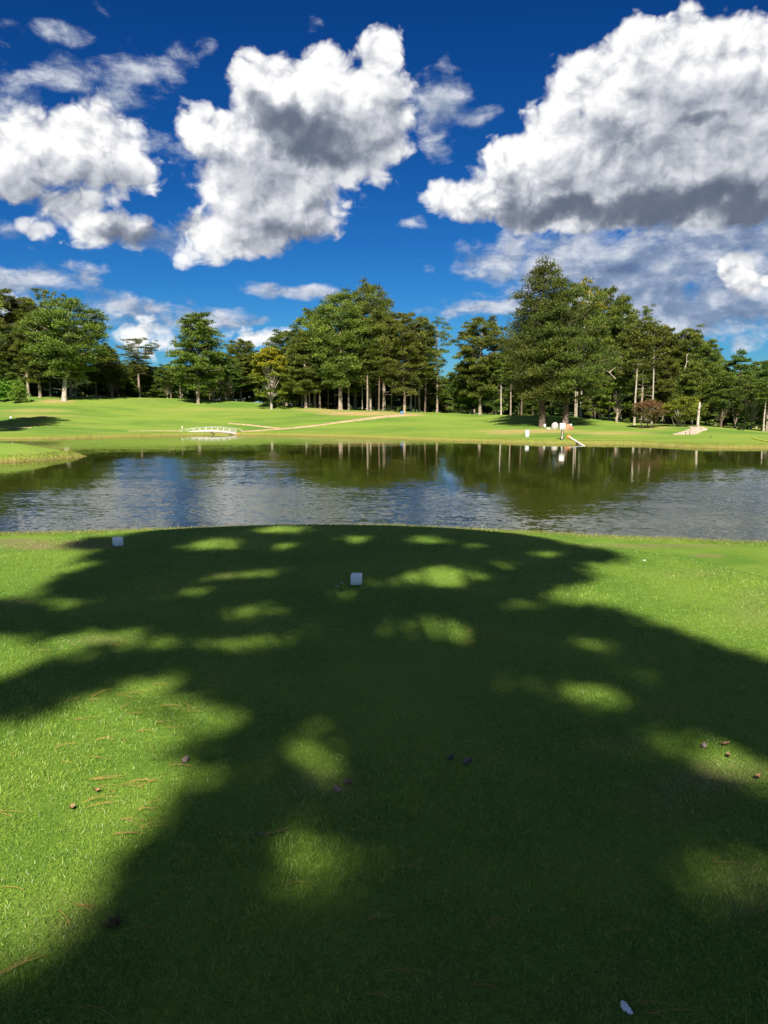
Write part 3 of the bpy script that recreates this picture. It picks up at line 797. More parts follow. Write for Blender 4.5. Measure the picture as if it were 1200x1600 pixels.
PR['low'] = make_pine('low', 17, 12, 8.5, .10, limbs=52, puff=.85, leaf=.36, width=.14, trunk_r=.17, prof=[(0, .8), (.25, 1.0), (.5, .9), (.75, .65), (1, .12)])
PR['b1'] = make_broad('b1', 21, 15, 10, .12, mat='leaves')
PR['b2'] = make_broad('b2', 22, 17, 9, .10, mat='leaves', n_puffs=170)
PR['tall_b'] = make_broad('tall_b', 23, 20, 8, .2, mat='leaves', n_puffs=180)
PR['yellow'] = make_broad('yellow', 24, 13, 9.5, .12, mat='leaves_turning', turn_top=1.1, bark='bark_pale')
PR['rust'] = make_broad('rust', 25, 19, 9, .35, mat='leaves_turning', turn_top=.7, n_puffs=120, n_per=45, bark='bark_pale', puff=.8)
PR['bright'] = make_broad('bright', 26, 8, 6, .16, mat='leaves_bright', n_puffs=90, puff=.62, leaf=.26, width=.18, n_per=60)
PR['shrub1'] = make_broad('shrub1', 27, 4.5, 4.5, .02, mat='understory', n_puffs=55, puff=.62, n_per=80, trunk_r=.06, stems=3)
PR['shrub2'] = make_broad('shrub2', 28, 6, 4.5, .04, mat='leaves', n_puffs=60, puff=.65, n_per=80, trunk_r=.07, stems=2)
PR['myrtle1'] = make_broad('myrtle1', 29, 3.4, 4.2, .14, mat='leaves_rust', n_puffs=130, puff=.48, leaf=.16, width=.10, n_per=60, trunk_r=.045, stems=6, bark='bark_pale', turn_top=.9)
PR['myrtle2'] = make_broad('myrtle2', 30, 3.8, 4.6, .12, mat='leaves_turning', n_puffs=140, puff=.5, leaf=.16, width=.10, n_per=70, trunk_r=.045, stems=6, bark='bark_pale', turn_top=.15)
PR['sapling'] = make_pine('sapling', 31, 3.4, 2.7, .12, limbs=34, puffs_per=4, puff=.42, flat=.9, n_per=80, leaf=.28, width=.09, trunk_r=.05, mat='needles_bright', stubs=0, prof=[(0, .8), (.25, 1.0), (.5, .8), (.75, .5), (1, .12)])
# the trees that stand out
PR['left'] = make_pine('left', 41, 16.5, 12.6, .22, limbs=70, puff=1.15, flat=.70, n_per=150, leaf=.34, width=.15, trunk_r=.36, lean=(1.2, 0), bark='bark_pale', prof=[(0, .42), (.12, .62), (.3, .95), (.55, 1.0), (.78, .84), (.92, .55), (1, .2)])
PR['twin_a'] = make_pine('twin_a', 42, 19, 12.0, .16, limbs=72, puff=1.22, flat=.80, n_per=165, leaf=.28, width=.12, trunk_r=.46, lean=(-.6, 0), bark='bark_dark', mat='needles_deep', prof=[(0, .80), (.18, .85), (.35, 1.0), (.5, .82), (.7, .62), (.85, .42), (1, .12)])
PR['twin_b'] = make_pine('twin_b', 43, 17.5, 12.5, .20, limbs=68, puff=1.2, flat=.72, n_per=210, leaf=.28, width=.12, trunk_r=.42, lean=(.6, 0), bark='bark_dark', mat='needles_deep', prof=[(0, .62), (.15, .9), (.35, 1.0), (.6, .90), (.8, .65), (.93, .4), (1, .15)])
PR['mid'] = make_pine('mid', 44, 21.5, 13, .20, limbs=90, puff=1.2, flat=.84, n_per=150, leaf=.36, width=.16, trunk_r=.42, prof=[(0, .6), (.2, .85), (.4, .95), (.6, 1.0), (.8, .78), (.92, .5), (1, .2)])
PR['steeple'] = make_pine('steeple', 45, 18.5, 9.6, .16, limbs=72, puff=1.0, n_per=120, leaf=.42, width=.16, trunk_r=.30, prof=[(0, .62), (.2, .95), (.4, 1.0), (.55, .8), (.68, .62), (.8, .64), (.92, .5), (1, .2)])

# ---- the trees one can tell apart, left to right
T = plant
PR['pole1'] = make_pine('pole1', 61, 17, 4.6, .55, limbs=26, puff=.8, n_per=60, trunk_r=.17, stubs=6, bark='bark_pale')
T(PR['p3'], 'pine_tree', -64, 425, 130, 'dark pine just outside the left edge, its shadow across the near fairway', Y=84, rot=.4, cat='tree')
T(PR['p2'], 'pine_tree', 8, 452, 78, 'tall dark pine at the far left behind the two young pines', Y=129, rot=1.9)
T(PR['b2'], 'broadleaf_tree', -8, 545, 70, 'dark leafy tree under the tall pine at the far left', Y=127, rot=2.4)
T(PR['p4'], 'pine_tree', 46, 468, 60, 'slender pine with an open crown left of the broad leaning pine', Y=131, rot=.9)
T(PR['umb'], 'pine_tree', 80, 452, 62, 'flat topped pine rising behind the broad leaning pine', Y=137, rot=2.2)
T(PR['p1'], 'pine_tree', 64, 494, 74, 'pine with a straight pale trunk just left of the broad leaning pine', base=621, rot=3.3)
T(PR['left'], 'pine_tree', 101, 469, 132, 'broad round crowned pine with a pale leaning trunk on the left fairway', base=626, rot=.2)
T(PR['p4'], 'pine_tree', 112, 505, 66, 'pine close behind the leaning pale trunk on the left fairway', Y=129, rot=4.0)
T(PR['low'], 'pine_tree', 170, 540, 62, 'low bushy pine right of the broad leaning pine', Y=138, rot=1.0)
T(PR['umb'], 'pine_tree', 219, 528, 66, 'umbrella shaped pine with sky showing under its crown', Y=140, rot=.3)
T(PR['b1'], 'broadleaf_tree', 176, 562, 60, 'low leafy tree between the leaning pine and the umbrella shaped pine', Y=134, rot=.3)
T(PR['b1'], 'broadleaf_tree', 262, 565, 44, 'yellowish green leafy tree left of the steeple shaped pine', Y=134, rot=1.3)
T(PR['steeple'], 'pine_tree', 310, 491, 88, 'steeple shaped pine standing alone above the low wood on the left', Y=126, rot=5.2)
T(PR['airy'], 'pine_tree', 334, 512, 42, 'thin pine forming the shoulder of the steeple shaped pine', Y=131, rot=1.2)
T(PR['p1'], 'pine_tree', 377, 531, 66, 'round pine left of the yellowing tree', Y=142, rot=2.0)
T(PR['b2'], 'broadleaf_tree', 356, 568, 58, 'dark leafy tree between the steeple shaped pine and the yellowing tree', Y=133, rot=.8)
T(PR['yellow'], 'broadleaf_tree', 424, 535, 86, 'round tree turning yellow at its top with a pale trunk', Y=121, rot=.4)
T(PR['p1'], 'pine_tree', 448, 516, 70, 'pine behind the yellowing tree', Y=146, rot=.7)
T(PR['low'], 'pine_tree', 455, 555, 56, 'low pine at the left foot of the tall middle pines', Y=124, rot=.1)
T(PR['p1'], 'pine_tree', 492, 484, 76, 'leftmost of the tall middle pines', Y=124, rot=1.1)
T(PR['p3'], 'pine_tree', 478, 520, 70, 'lower pine in front of the leftmost tall middle pine', Y=121, rot=2.3)
T(PR['mid'], 'pine_tree', 532, 458, 104, 'tall middle pine with a flared pale trunk base', Y=119, rot=.6)
T(PR['mid'], 'pine_tree', 578, 444, 92, 'tallest pine of the middle clump', Y=122, rot=3.2)
T(PR['p4'], 'pine_tree', 600, 492, 74, 'middle pine with a thin pale trunk right of the tallest one', Y=118, rot=2.6)
T(PR['p1'], 'pine_tree', 632, 488, 72, 'pine with a thick sunlit trunk at the end of the dirt path', base=645, rot=4.4)
T(PR['p4'], 'pine_tree', 655, 498, 56, 'slim pine right of the pine at the end of the dirt path', Y=119, rot=.5)
T(PR['airy'], 'pine_tree', 683, 497, 46, 'sparse airy pine at the right end of the middle clump', Y=122, rot=.9)
T(PR['p3'], 'pine_tree', 555, 510, 90, 'bushy pine in the middle clump under the tallest crown', Y=126, rot=5.0)
T(PR['low'], 'pine_tree', 668, 570, 50, 'low dark pine below the sparse airy pine', Y=125, rot=5.0)
T(PR['p1'], 'pine_tree', 750, 495, 82, 'layered pine left of the two dark trunked pines', Y=112, rot=2.9)
T(PR['low'], 'pine_tree', 722, 568, 58, 'low pine in the gap between the middle clump and the layered pine', Y=118, rot=.4)
T(PR['low'], 'pine_tree', 772, 560, 60, 'low pine under the right side of the layered pine', Y=113, rot=2.4)
T(PR['twin_a'], 'pine_tree', 848, 414, 140, 'tallest pine by the water, left one of the two dark trunks on the mound', base=667, rot=.15)
T(PR['twin_b'], 'pine_tree', 884, 442, 142, 'big pine on the mound, right one of the two dark trunks', base=668.5, rot=1.35)
T(PR['rust'], 'broadleaf_tree', 908, 427, 70, 'tall tree with thin rusty leaves and dead limbs behind the two dark trunked pines', Y=104, rot=.3)
T(PR['p1'], 'pine_tree', 938, 449, 66, 'pine with a rounded top right of the rusty leaved tree', Y=108, rot=.4)
T(PR['p3'], 'pine_tree', 968, 468, 76, 'dense pine above the bright green tree', Y=105, rot=1.4)
T(PR['airy'], 'pine_tree', 1002, 477, 50, 'pine with a small open top left of the double pole trunks', Y=103, rot=1.8)
T(PR['pole1'], 'pine_tree', 992, 505, 46, 'pine with a long bare pale trunk left of the rust brown shrub', Y=91, rot=2.9)
T(PR['pole1'], 'pine_tree', 1019, 505, 44, 'pine with a bare pale trunk behind the rust brown shrub', Y=92.5, rot=.2)
T(PR['p3'], 'pine_tree', 1037, 512, 70, 'dense pine behind the two shrubs on the right', Y=103, rot=4.0)
T(PR['p2'], 'pine_tree', 1073, 512, 66, 'pine with a crooked pale limb right of the dense pine behind the shrubs', Y=102, rot=3.4)
T(PR['p3'], 'pine_tree', 1104, 533, 62, 'pine behind the broken dead trunk', Y=100, rot=.6)
T(PR['low'], 'pine_tree', 1082, 565, 66, 'low layered pine beside the broken dead trunk', Y=95, rot=1.6)
T(PR['b2'], 'broadleaf_tree', 1150, 551, 70, 'round leafy tree in the dark wood right of the broken dead trunk', Y=98, rot=.2)
T(PR['b1'], 'broadleaf_tree', 1128, 585, 66, 'low leafy tree at the foot of the dark wood right of the broken dead trunk', Y=93.5, rot=1.2)
T(PR['tall_b'], 'broadleaf_tree', 1200, 548, 64, 'leafy tree at the right edge of the view', Y=95, rot=2.2)
T(PR['b1'], 'broadleaf_tree', 1176, 592, 60, 'low dark tree in front of the leafy tree at the right edge', Y=91, rot=3.2)
T(PR['bright'], 'broadleaf_tree', 965, 588, 58, 'bright yellow green tree beside the mound', Y=96, rot=.6)
T(PR['low'], 'pine_tree', 930, 575, 56, 'low pine between the dark trunked pines and the bright green tree', Y=99, rot=.9)
T(PR['myrtle1'], 'ornamental_shrub', 1013, 625, 66, 'rust brown multi stemmed shrub on the right bank', base=668.5, cat='shrub', rot=.3, crown='foliage', trunk='stems')
T(PR['myrtle2'], 'ornamental_shrub', 1061, 616, 72, 'olive green multi stemmed shrub right of the rust brown one', base=666.5, cat='shrub', rot=1.3, crown='foliage', trunk='stems')
T(PR['sapling'], 'young_pine', 5, 594, 34, 'bright young pine cut by the left edge of the view', base=627, cat='sapling', rot=.5)
T(PR['sapling'], 'young_pine', 31, 599, 27, 'bright young pine standing on the left fairway', base=629.5, cat='sapling', rot=1.8)
T(PR['shrub1'], 'small_bush', 1160, 660, 13, 'small lone bush before the dark wood on the right', Y=86, cat='bush', rot=.4, crown='foliage', trunk='stems')

# ---- the rows behind, which nothing tells apart
SKYL = [(-900, 560), (-400, 520), (-120, 500), (0, 500), (40, 505), (80, 520), (150, 548), (200, 552), (262, 578), (300, 560), (345, 545), (400, 545), (450, 528), (520, 515), (600, 520), (650, 545), (688, 590), (712, 612), (735, 585), (780, 540), (820, 500), (900, 470), (960, 480), (1000, 500), (1040, 530), (1100, 548), (1150, 566), (1200, 560), (1400, 540), (2100, 560)]
rng = np.random.default_rng(5)
names = ['p1', 'p2', 'p3', 'p3', 'b1', 'b2', 'p1', 'low', 'tall_b']
def back_row(px0, px1, step, dy, dtop, wpx):
    px = px0
    while px < px1:
        q = px + rng.uniform(-6, 6); u = xu(q, 640)
        Y = float(np.interp(u, _cu, _cY)) + dy + rng.uniform(-4, 4)
        top = float(np.interp(q, *zip(*SKYL))) + dtop + rng.uniform(-7, 12)
        pr = names[rng.integers(len(names))]
        broad = pr in ('b1', 'b2', 'tall_b')
        T(PR[pr], 'broadleaf_tree' if broad else 'pine_tree', q, top, wpx * rng.uniform(.85, 1.25),
          'leafy tree in the back rows of the wood beyond the fairway' if broad else 'pine in the back rows of the wood beyond the fairway',
          Y=Y, group='trees in the back rows of the wood', rot=rng.uniform(0, 6.28))
        px += step * rng.uniform(.8, 1.2)
back_row(-330, 1500, 34, 20, 6, 58)
back_row(-330, 1500, 40, 42, 14, 60)
def bushes(px0, px1, step, dy, h0, h1, wpx):
    px = px0
    while px < px1:
        q = px + rng.uniform(-5, 5); u = xu(q, 640); Y = float(np.interp(u, _cu, _cY)) + dy + rng.uniform(-3, 3)
        x = u * Y; z = gz(x, Y); h = rng.uniform(h0, h1); pr = PR['shrub1' if rng.uniform() < .6 else 'shrub2']
        t = empty('wood_edge_bush', (x, Y, z - .15), rng.uniform(0, 6.28), 'dark leafy bush filling the edge of the wood', 'bush', 'bushes along the edge of the wood')
        s = wpx * rng.uniform(.8, 1.3) / FPX * Y / pr['W']; t.scale = (s, s, h / pr['H'])
        link('stems', pr['trunk'], t); link('foliage', pr['crown'], t)
        px += step * rng.uniform(.75, 1.25)
bushes(-200, 1400, 25, 13, 2.2, 4.6, 40)
bushes(-200, 1400, 36, 30, 4.0, 7.0, 56)

# ---- slim trunks of the wood's front row (crowns merge above)
PR['pole2'] = make_pine('pole2', 62, 16, 5, .48, limbs=22, puff=.85, n_per=60, trunk_r=.21, stubs=5, bark='bark')
PR['pole3'] = make_pine('pole3', 63, 16, 5, .42, limbs=22, puff=.85, n_per=60, trunk_r=.19, stubs=5, lean=(.5, .1), bark='bark_dark')
SLIMP = [120, 152, 186, 268, 283, 345, 365, 440, 458, 472, 484, 500, 513, 524, 545, 566, 574, 588, 592, 612, 642, 649, 664, 700, 738, 783, 798, 815, 861, 899, 901, 952, 1045, 1128, 1165, 1195]
MARKS = [(96, 'leaning pale trunk'), (219, 'umbrella shaped pine'), (318, 'steeple shaped pine'), (424, 'yellowing tree'), (532, 'flared trunk base'), (625, 'thick sunlit trunk'), (750, 'layered pine'), (848, 'left dark trunk'), (880, 'right dark trunk'), (965, 'bright green tree'), (1015, 'rust brown shrub'), (1060, 'olive green shrub'), (1090, 'broken dead trunk')]
ORD = ['first', 'second', 'third', 'fourth', 'fifth', 'sixth', 'seventh', 'eighth']
SLIM = []
for q in SLIMP:
    m_ = min(MARKS, key=lambda m: abs(m[0] - q)); same = sorted((p for p in SLIMP if min(MARKS, key=lambda m: abs(m[0] - p)) == m_ and (p < m_[0]) == (q < m_[0])), key=lambda p: abs(p - m_[0]))
    SLIM.append('%s slender trunk to the %s of the %s in the wood' % (ORD[same.index(q)], 'left' if q < m_[0] else 'right', m_[1]))
for i, (px, dy, top) in enumerate([(120, 3, 560), (152, 6, 570), (186, 4, 575), (268, 3, 575), (283, 1, 572), (345, 3, 565), (365, 6, 560), (440, 2, 560), (458, 4, 548), (472, 1, 545), (484, 1, 540), (500, 3, 530), (513, 5, 520), (524, 8, 520), (545, 3, 520), (566, 6, 510), (574, 2, 520), (588, 8, 515), (592, 1, 520), (612, 6, 520), (642, 3, 530), (649, 6, 530), (664, 3, 540), (700, 8, 590), (738, 5, 560), (783, 3, 555), (798, 6, 545), (815, 12, 520), (861, 12, 520), (899, 4, 520), (901, 6, 500), (952, 5, 540), (1045, 9, 560), (1128, 4, 580), (1165, 5, 585), (1195, 1, 590)]):
    u = xu(px, 640); Y = float(np.interp(u, _cu, _cY)) + dy
    k = ('pole1', 'pole2', 'pole3', 'pole3', 'pole2')[i % 5]
    T(PR[k], 'pine_tree', px, top, 30 + (i * 7) % 13, SLIM[i], Y=Y, group='slender trunks along the front of the wood', rot=i * 1.7)

# ---- far wood closing the horizon: one mass
def far_wood():
    r = np.random.default_rng(9); P = []
    for i in range(1300):
        q = r.uniform(-900, 2100); u = xu(q, 640); Y = float(np.interp(u, _cu, _cY)) + r.uniform(62, 85)
        x = u * Y; z = max(gz(x, Y), .3); H = 3.4 + (640 - float(np.interp(q, *zip(*SKYL))) - 22) / FPX * Y - z
        k = r.uniform(0, 1) ** 1.3; rr = r.uniform(1.8, 3.2)
        P.append((x, Y, z + max(H - 2, 1.5) * k - .3, rr, rr, rr * .7, 0))
    v, f, a = foliage(P, 70, 1.0, .7, 10, quad=True)
    o = link('far_wood', mesh_np('far_wood', v, f, M['understory'], attrs=a)); tag(o, 'far dark wood closing the view behind the trees', kind='stuff')
far_wood()

# ------------------------------------------------------------------ grass blades
def blade_mesh(name, x, y, hgt, wid, lean, mat, seed, tone, zoff=-.004, segs=2):
    rng = np.random.default_rng(seed); N = len(x); z = height(x, y) + zoff
    a = rng.uniform(0, 2 * np.pi, N); b = rng.uniform(0, 2 * np.pi, N)
    dx, dy = np.cos(a) * lean * hgt, np.sin(a) * lean * hgt
    wx, wy = np.cos(b) * wid / 2, np.sin(b) * wid / 2
    up = hgt * np.sqrt(np.clip(1 - lean ** 2 * .8, .1, 1))
    B = np.stack([x, y, z], 1)
    v0 = B - np.stack([wx, wy, 0 * wx], 1) * .8; v1 = B + np.stack([wx, wy, 0 * wx], 1) * .8
    m = B + np.stack([dx * .28, dy * .28, up * .50], 1)
    v2 = m + np.stack([wx, wy, 0 * wx], 1); v3 = m - np.stack([wx, wy, 0 * wx], 1)
    v4 = B + np.stack([dx, dy, up * .95], 1)
    v = np.stack([B, v2, v4, v3], 1).reshape(-1, 3)
    q = np.arange(N)[:, None] * 4 + np.array([[0, 1, 2, 3]])
    return mesh_np(name, v, q, mat, attrs={'tone': np.repeat(tone, 4)})
def grass_mat(name, c0, c1, straw, transl=.35):
    m, nt, out = new_mat(name)
    a = nt.node('ShaderNodeAttribute'); a.attribute_name = 'tone'
    cr = nt.node('ShaderNodeValToRGB'); nt.set(cr.inputs[0], a.outputs['Fac']); e = cr.color_ramp.elements
    e[0].position = 0; e[0].color = c0 + (1,); e[1].position = 1; e[1].color = straw + (1,)
    q = e.new(.78); q.color = c1 + (1,)
    p = nt.node('ShaderNodeBsdfPrincipled'); nt.set(p.inputs['Base Color'], cr.outputs[0]); p.inputs['Roughness'].default_value = .42; p.inputs['Specular IOR Level'].default_value = .5
    tr = nt.node('ShaderNodeBsdfTranslucent'); nt.set(tr.inputs[0], nt.mix(.4, cr.outputs[0], (.20, .28, .03)))
    ms = nt.node('ShaderNodeMixShader'); ms.inputs[0].default_value = transl
    nt.l.new(p.outputs[0], ms.inputs[1]); nt.l.new(tr.outputs[0], ms.inputs[2]); nt.l.new(ms.outputs[0], out.inputs[0]); return m
M['grass'] = grass_mat('grass_blades', (.042, .145, .022), (.350, .500, .062), (.42, .38, .16))
M['shore'] = grass_mat('shore_blades', (.13, .18, .03), (.32, .31, .07), (.46, .38, .20), .3)

def build_grass():
    rng = np.random.default_rng(101); n = 640000
    y = 1.45 * (13.5 / 1.45) ** rng.uniform(0, 1, n) ** 1.12
    half = y * .60 + 1.0
    x = rng.uniform(-1, 1, n) * half
    dens = rng.uniform(0, 1, n)
    lf = lumps(x, y, .45, 201); lf2 = lumps(x * 1.0, y, .11, 203)
    keep = dens < np.clip(.86 + .5 * lf2, .25, 1)
    x, y, lf, lf2 = x[keep], y[keep], lf[keep], lf2[keep]; n = len(x)
    sc = 1 + np.clip(y - 3, 0, 12) * .10
    h = rng.uniform(.011, .027, n) * (1 + .35 * lf) * (1 + np.clip(y - 3, 0, 12) * .02)
    long_ = rng.uniform(0, 1, n) < .03 + .14 * (lf > .28); h = np.where(long_, h * 1.9, h)
    w = rng.uniform(.0016, .0034, n) * sc
    lean = rng.uniform(.25, .98, n)
    dry = dry_at(x, y)
    tone = np.clip(rng.beta(1.4, 1.9, n) * .80 + .17 * lf + .10 * lf2, 0, .80)
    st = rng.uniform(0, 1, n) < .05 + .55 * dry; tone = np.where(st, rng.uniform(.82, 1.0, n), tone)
    o = link('grass', blade_mesh('grass', x, y, h, w, lean, M['grass'], 102, tone)); tag(o, 'short mown grass of the tee', kind='stuff')
def shore_grass():
    rng = np.random.default_rng(111); X = []; Y = []; Hh = []; W = []
    # near shore
    n = 50000; x = rng.uniform(-16, 16, n); y = np.interp(x, _nx, _ny) - rng.uniform(-.15, 1.5, n) ** 1.0
    z = height(x, y); k = (z > .0) & (z < .30 + .1 * rng.normal(size=n)); x, y, z = x[k], y[k], z[k]
    X.append(x); Y.append(y); Hh.append(rng.uniform(.05, .17, len(x)) * np.clip(1.3 - z * 3, .4, 1.2)); W.append(rng.uniform(.005, .010, len(x)))
    # the spit
    n = 60000; x = rng.uniform(-34, -19, n); y = rng.uniform(38, 58, n); z = height(x, y); pd = seg_dist(x, y, PEN, [8.0, 6.6, 5.4, 2.8, .5])
    k = (pd < .2) & (pd > -.9) & (z > .0); x, y = x[k], y[k]
    X.append(x); Y.append(y); Hh.append(rng.uniform(.05, .18, len(x))); W.append(rng.uniform(.02, .05, len(x)))
    # the far bank
    n = 60000; u = rng.uniform(-.62, .62, n); ys = np.interp(u, _fu, _fY) + rng.uniform(-.7, 1.7, n); x = u * ys; z = height(x, ys)
    k = (z > .0) & (z < .32); x, ys = x[k], ys[k]
    X.append(x); Y.append(ys); Hh.append(rng.uniform(.02, .06, len(x))); W.append(rng.uniform(.03, .07, len(x)))
    x = np.concatenate(X); y = np.concatenate(Y); h = np.concatenate(Hh); w = np.concatenate(W)
    tone = np.clip(rng.uniform(0, 1, len(x)) * .8 + .2 * lumps(x, y, 1.5, 7), 0, 1)
    o = link('shore_grass', blade_mesh('shore_grass', x, y, h, w, rng.uniform(.1, .8, len(x)), M['shore'], 112, tone)); tag(o, 'rough straw coloured grass along the banks', kind='stuff')
build_grass(); shore_grass()

# ------------------------------------------------------------------ the pine behind the tee that shades it
DARK = [(-80, 1700), (-80, 1625), (0, 1592), (90, 1560), (165, 1512), (205, 1450), (250, 1350), (292, 1280), (322, 1210), (330, 1150), (318, 1105), (270, 1085), (150, 1078), (60, 1100), (-80, 1130),
        (-80, 1090), (20, 1072), (110, 1040), (200, 1016), (260, 992), (230, 978), (130, 985), (50, 1000), (20, 990), (-80, 992), (-80, 950), (40, 945), (80, 915), (150, 892), (200, 880), (120, 884), (130, 872), (190, 862), (120, 856), (140, 846), (260, 828), (330, 822), (390, 812), (620, 812), (760, 828), (860, 846), (930, 862), (985, 872),
        (930, 880), (880, 893), (935, 908), (900, 915), (850, 916), (835, 934), (880, 950), (960, 962), (1010, 985), (1070, 1003), (1130, 1022), (1200, 1048), (1300, 1075), (1700, 1170), (2000, 1700)]
LIT = [(703, 905, 48, 16, 1), (672, 984, 52, 14, -14, 1), (722, 1000, 40, 12, 1), (405, 957, 42, 13, .75), (620, 914, 24, 8, .7), (762, 1072, 46, 22, .6), (885, 1078, 40, 22, .6), (940, 1100, 40, 16, .5),
       (445, 829, 36, 7, .7), (335, 852, 44, 10, .75), (445, 853, 30, 6, .4), (668, 845, 32, 7, .6), (562, 843, 30, 6, .5), (745, 858, 20, 5, .4), (415, 897, 34, 7, .45), (500, 1205, 50, 28, .9), (478, 1378, 66, 44, .6), (565, 1288, 50, 24, .6),
       (1110, 1185, 70, 22, .7), (1170, 1222, 60, 24, .8), (1165, 1385, 60, 36, .6), (812, 1278, 40, 22, .45), (355, 1012, 36, 16, .5), (235, 1076, 44, 22, .4), (92, 948, 32, 8, .7), (850, 868, 26, 6, .5), (790, 885, 26, 7, .4), (1100, 1600, 40, 25, .3), (250, 1010, 40, 12, .3), (520, 1150, 30, 12, .3), (430, 1010, 34, 12, .4), (640, 1120, 30, 10, .35), (935, 1015, 44, 12, .5), (565, 1040, 30, 10, .4), (820, 950, 34, 9, .5), (540, 930, 22, 6, .4), (500, 985, 26, 8, .35), (1010, 1060, 34, 12, .5), (900, 1180, 36, 16, .4), (720, 1230, 40, 18, .3), (390, 1120, 26, 14, .3), (350, 905, 30, 7, .5), (300, 930, 24, 7, .35)]
def in_poly(px, py, poly):
    inside = np.zeros(len(px), bool); j = len(poly) - 1
    for i in range(len(poly)):
        xi, yi = poly[i]; xj, yj = poly[j]
        c = ((yi > py) != (yj > py)) & (px < (xj - xi) * (py - yi) / (yj - yi + 1e-9) + xi); inside ^= c; j = i
    return inside
def shade_pine():
    rng = np.random.default_rng(77); st = .19
    gx, gy = np.meshgrid(np.arange(-7, 8.5, st), np.arange(-2.5, 14, st)); x = gx.ravel() + rng.uniform(-.5, .5, gx.size) * st; y = gy.ravel() + rng.uniform(-.5, .5, gx.size) * st
    z = height(x, y); dz = z - CAM_Z; f = y * CP - dz * SP; ok = f > .4; ff = np.maximum(f, .4)
    px = 600 + FPX * x / ff; py = 800 - FPX * (y * SP + dz * CP) / ff
    dark = in_poly(px, py, DARK) & ok
    back = (y < 1.93) & (x > -2.4) & (x < 6)
    for L in LIT:
        cx, cy, rx, ry = L[:4]; s = L[-1]; g = ground_hit(cx, cy); ga = ground_hit(cx, cy - ry) or g; gb = ground_hit(cx, cy + ry)
        ax = rx * g.y / FPX + .05 + .13 * s; ay = (ga.y - gb.y) / 2 + .04 + .11 * s
        dark &= ((x - g.x) / ax) ** 2 + ((y - g.y) / ay) ** 2 + .25 * lumps(x, y, .3, int(cx)) > 1
    keep = (dark & (y >= 1.93)) | back
    x, y, z = x[keep], y[keep], z[keep]
    hh = 12.0 + 1.8 * lumps(x, y, 1.6, 301) + rng.uniform(-.5, .9, len(x)) + .12 * y
    t = hh / SUN.z
    P = np.stack([x + SUN.x * t, y + SUN.y * t, z + SUN.z * t, np.full(len(x), .27) * rng.uniform(.85, 1.25, len(x)), np.full(len(x), .27), np.full(len(x), .22), 0 * x], 1)
    c = P[:, :2].mean(0); bx, by = c[0] + .2, c[1] - .6; bz = gz(bx, by)
    zmax = P[:, 2].max()
    mb = MB(); tp = np.array([(bx, by, bz - .4), (bx, by, bz), (bx, by, bz + .3), (bx + .05, by + .1, bz + 4), (bx, by + .1, bz + 8), (bx - .1, by, bz + 12), (bx, by, max(zmax, bz + 11))])
    mb.tube(tp, [.50, .42, .30, .26, .21, .15, .04], 12)
    pick = rng.choice(len(P), 75, replace=False)
    for i in pick:
        q = P[i, :3]; r = math.hypot(q[0] - bx, q[1] - by); z0 = max(bz + 4.5, q[2] - r * .30 - .6); o = np.array([bx, by, z0])
        mid = (o + q) / 2 + np.array([0, 0, -.12 * r * .3]); mb.tube([o, mid, q], [.04, .024, .010], 5, cap=False)
    root = empty('pine_tree', (bx, by, bz), 0, 'large pine just behind the tee whose crown shades the grass', 'tree')
    off = np.array([bx, by, bz])
    mb.v = [v_ - off for v_ in mb.v]; P[:, :3] -= off
    mb.obj('trunk', M['bark'], root, True)
    v, fc, a = foliage(P, 62, .24, .070, 78, up=.1)
    link('crown', mesh_np('shade_crown', v, fc, M['needles'], attrs=a), root)
shade_pine()

# ------------------------------------------------------------------ things on the tee
def cube_marker(px, py, size, rz, label):
    g = ground_hit(px, py)
    mb = MB(); mb.box((0, 0, size / 2 + .012), (size, size, size), bevel=size * .045)
    o = empty('tee_marker', g, rz, label, 'tee marker', 'white tee marker blocks')
    mb.obj('block', M['white_paint'], o)
    s = MB(); s.tube([(0, 0, -.06), (0, 0, .02)], [.004, .006], 8); s.obj('spike', M['grey_metal'], o)
    return o
cube_marker(557, 914.5, .104, R(-6), 'white cube tee marker in the middle of the shaded tee')
cube_marker(184.5, 854, .106, R(38), 'white cube tee marker turned cornerwise at the left edge of the tee')

def small(name, mb, mat, px, py, rz, label, cat, group=None, dz=0.0):
    g = ground_hit(px, py); o = mb.obj(name, mat, smooth=True); o.location = (g.x, g.y, g.z + dz); o.rotation_euler = (0, 0, rz)
    return tag(o, label, cat, group)
# crumpled white scrap
b = MB(); b.blob((-.007, .006, .012), (.008, .011, .010), 3, .35, 14, 10); b.blob((.007, -.002, .010), (.013, .007, .007), 8, .35, 14, 10)
small('paper_scrap', b, M['paper'], 978, 1584, R(-28), 'crumpled white scrap of paper in the dark grass at the bottom', 'litter', dz=.006)
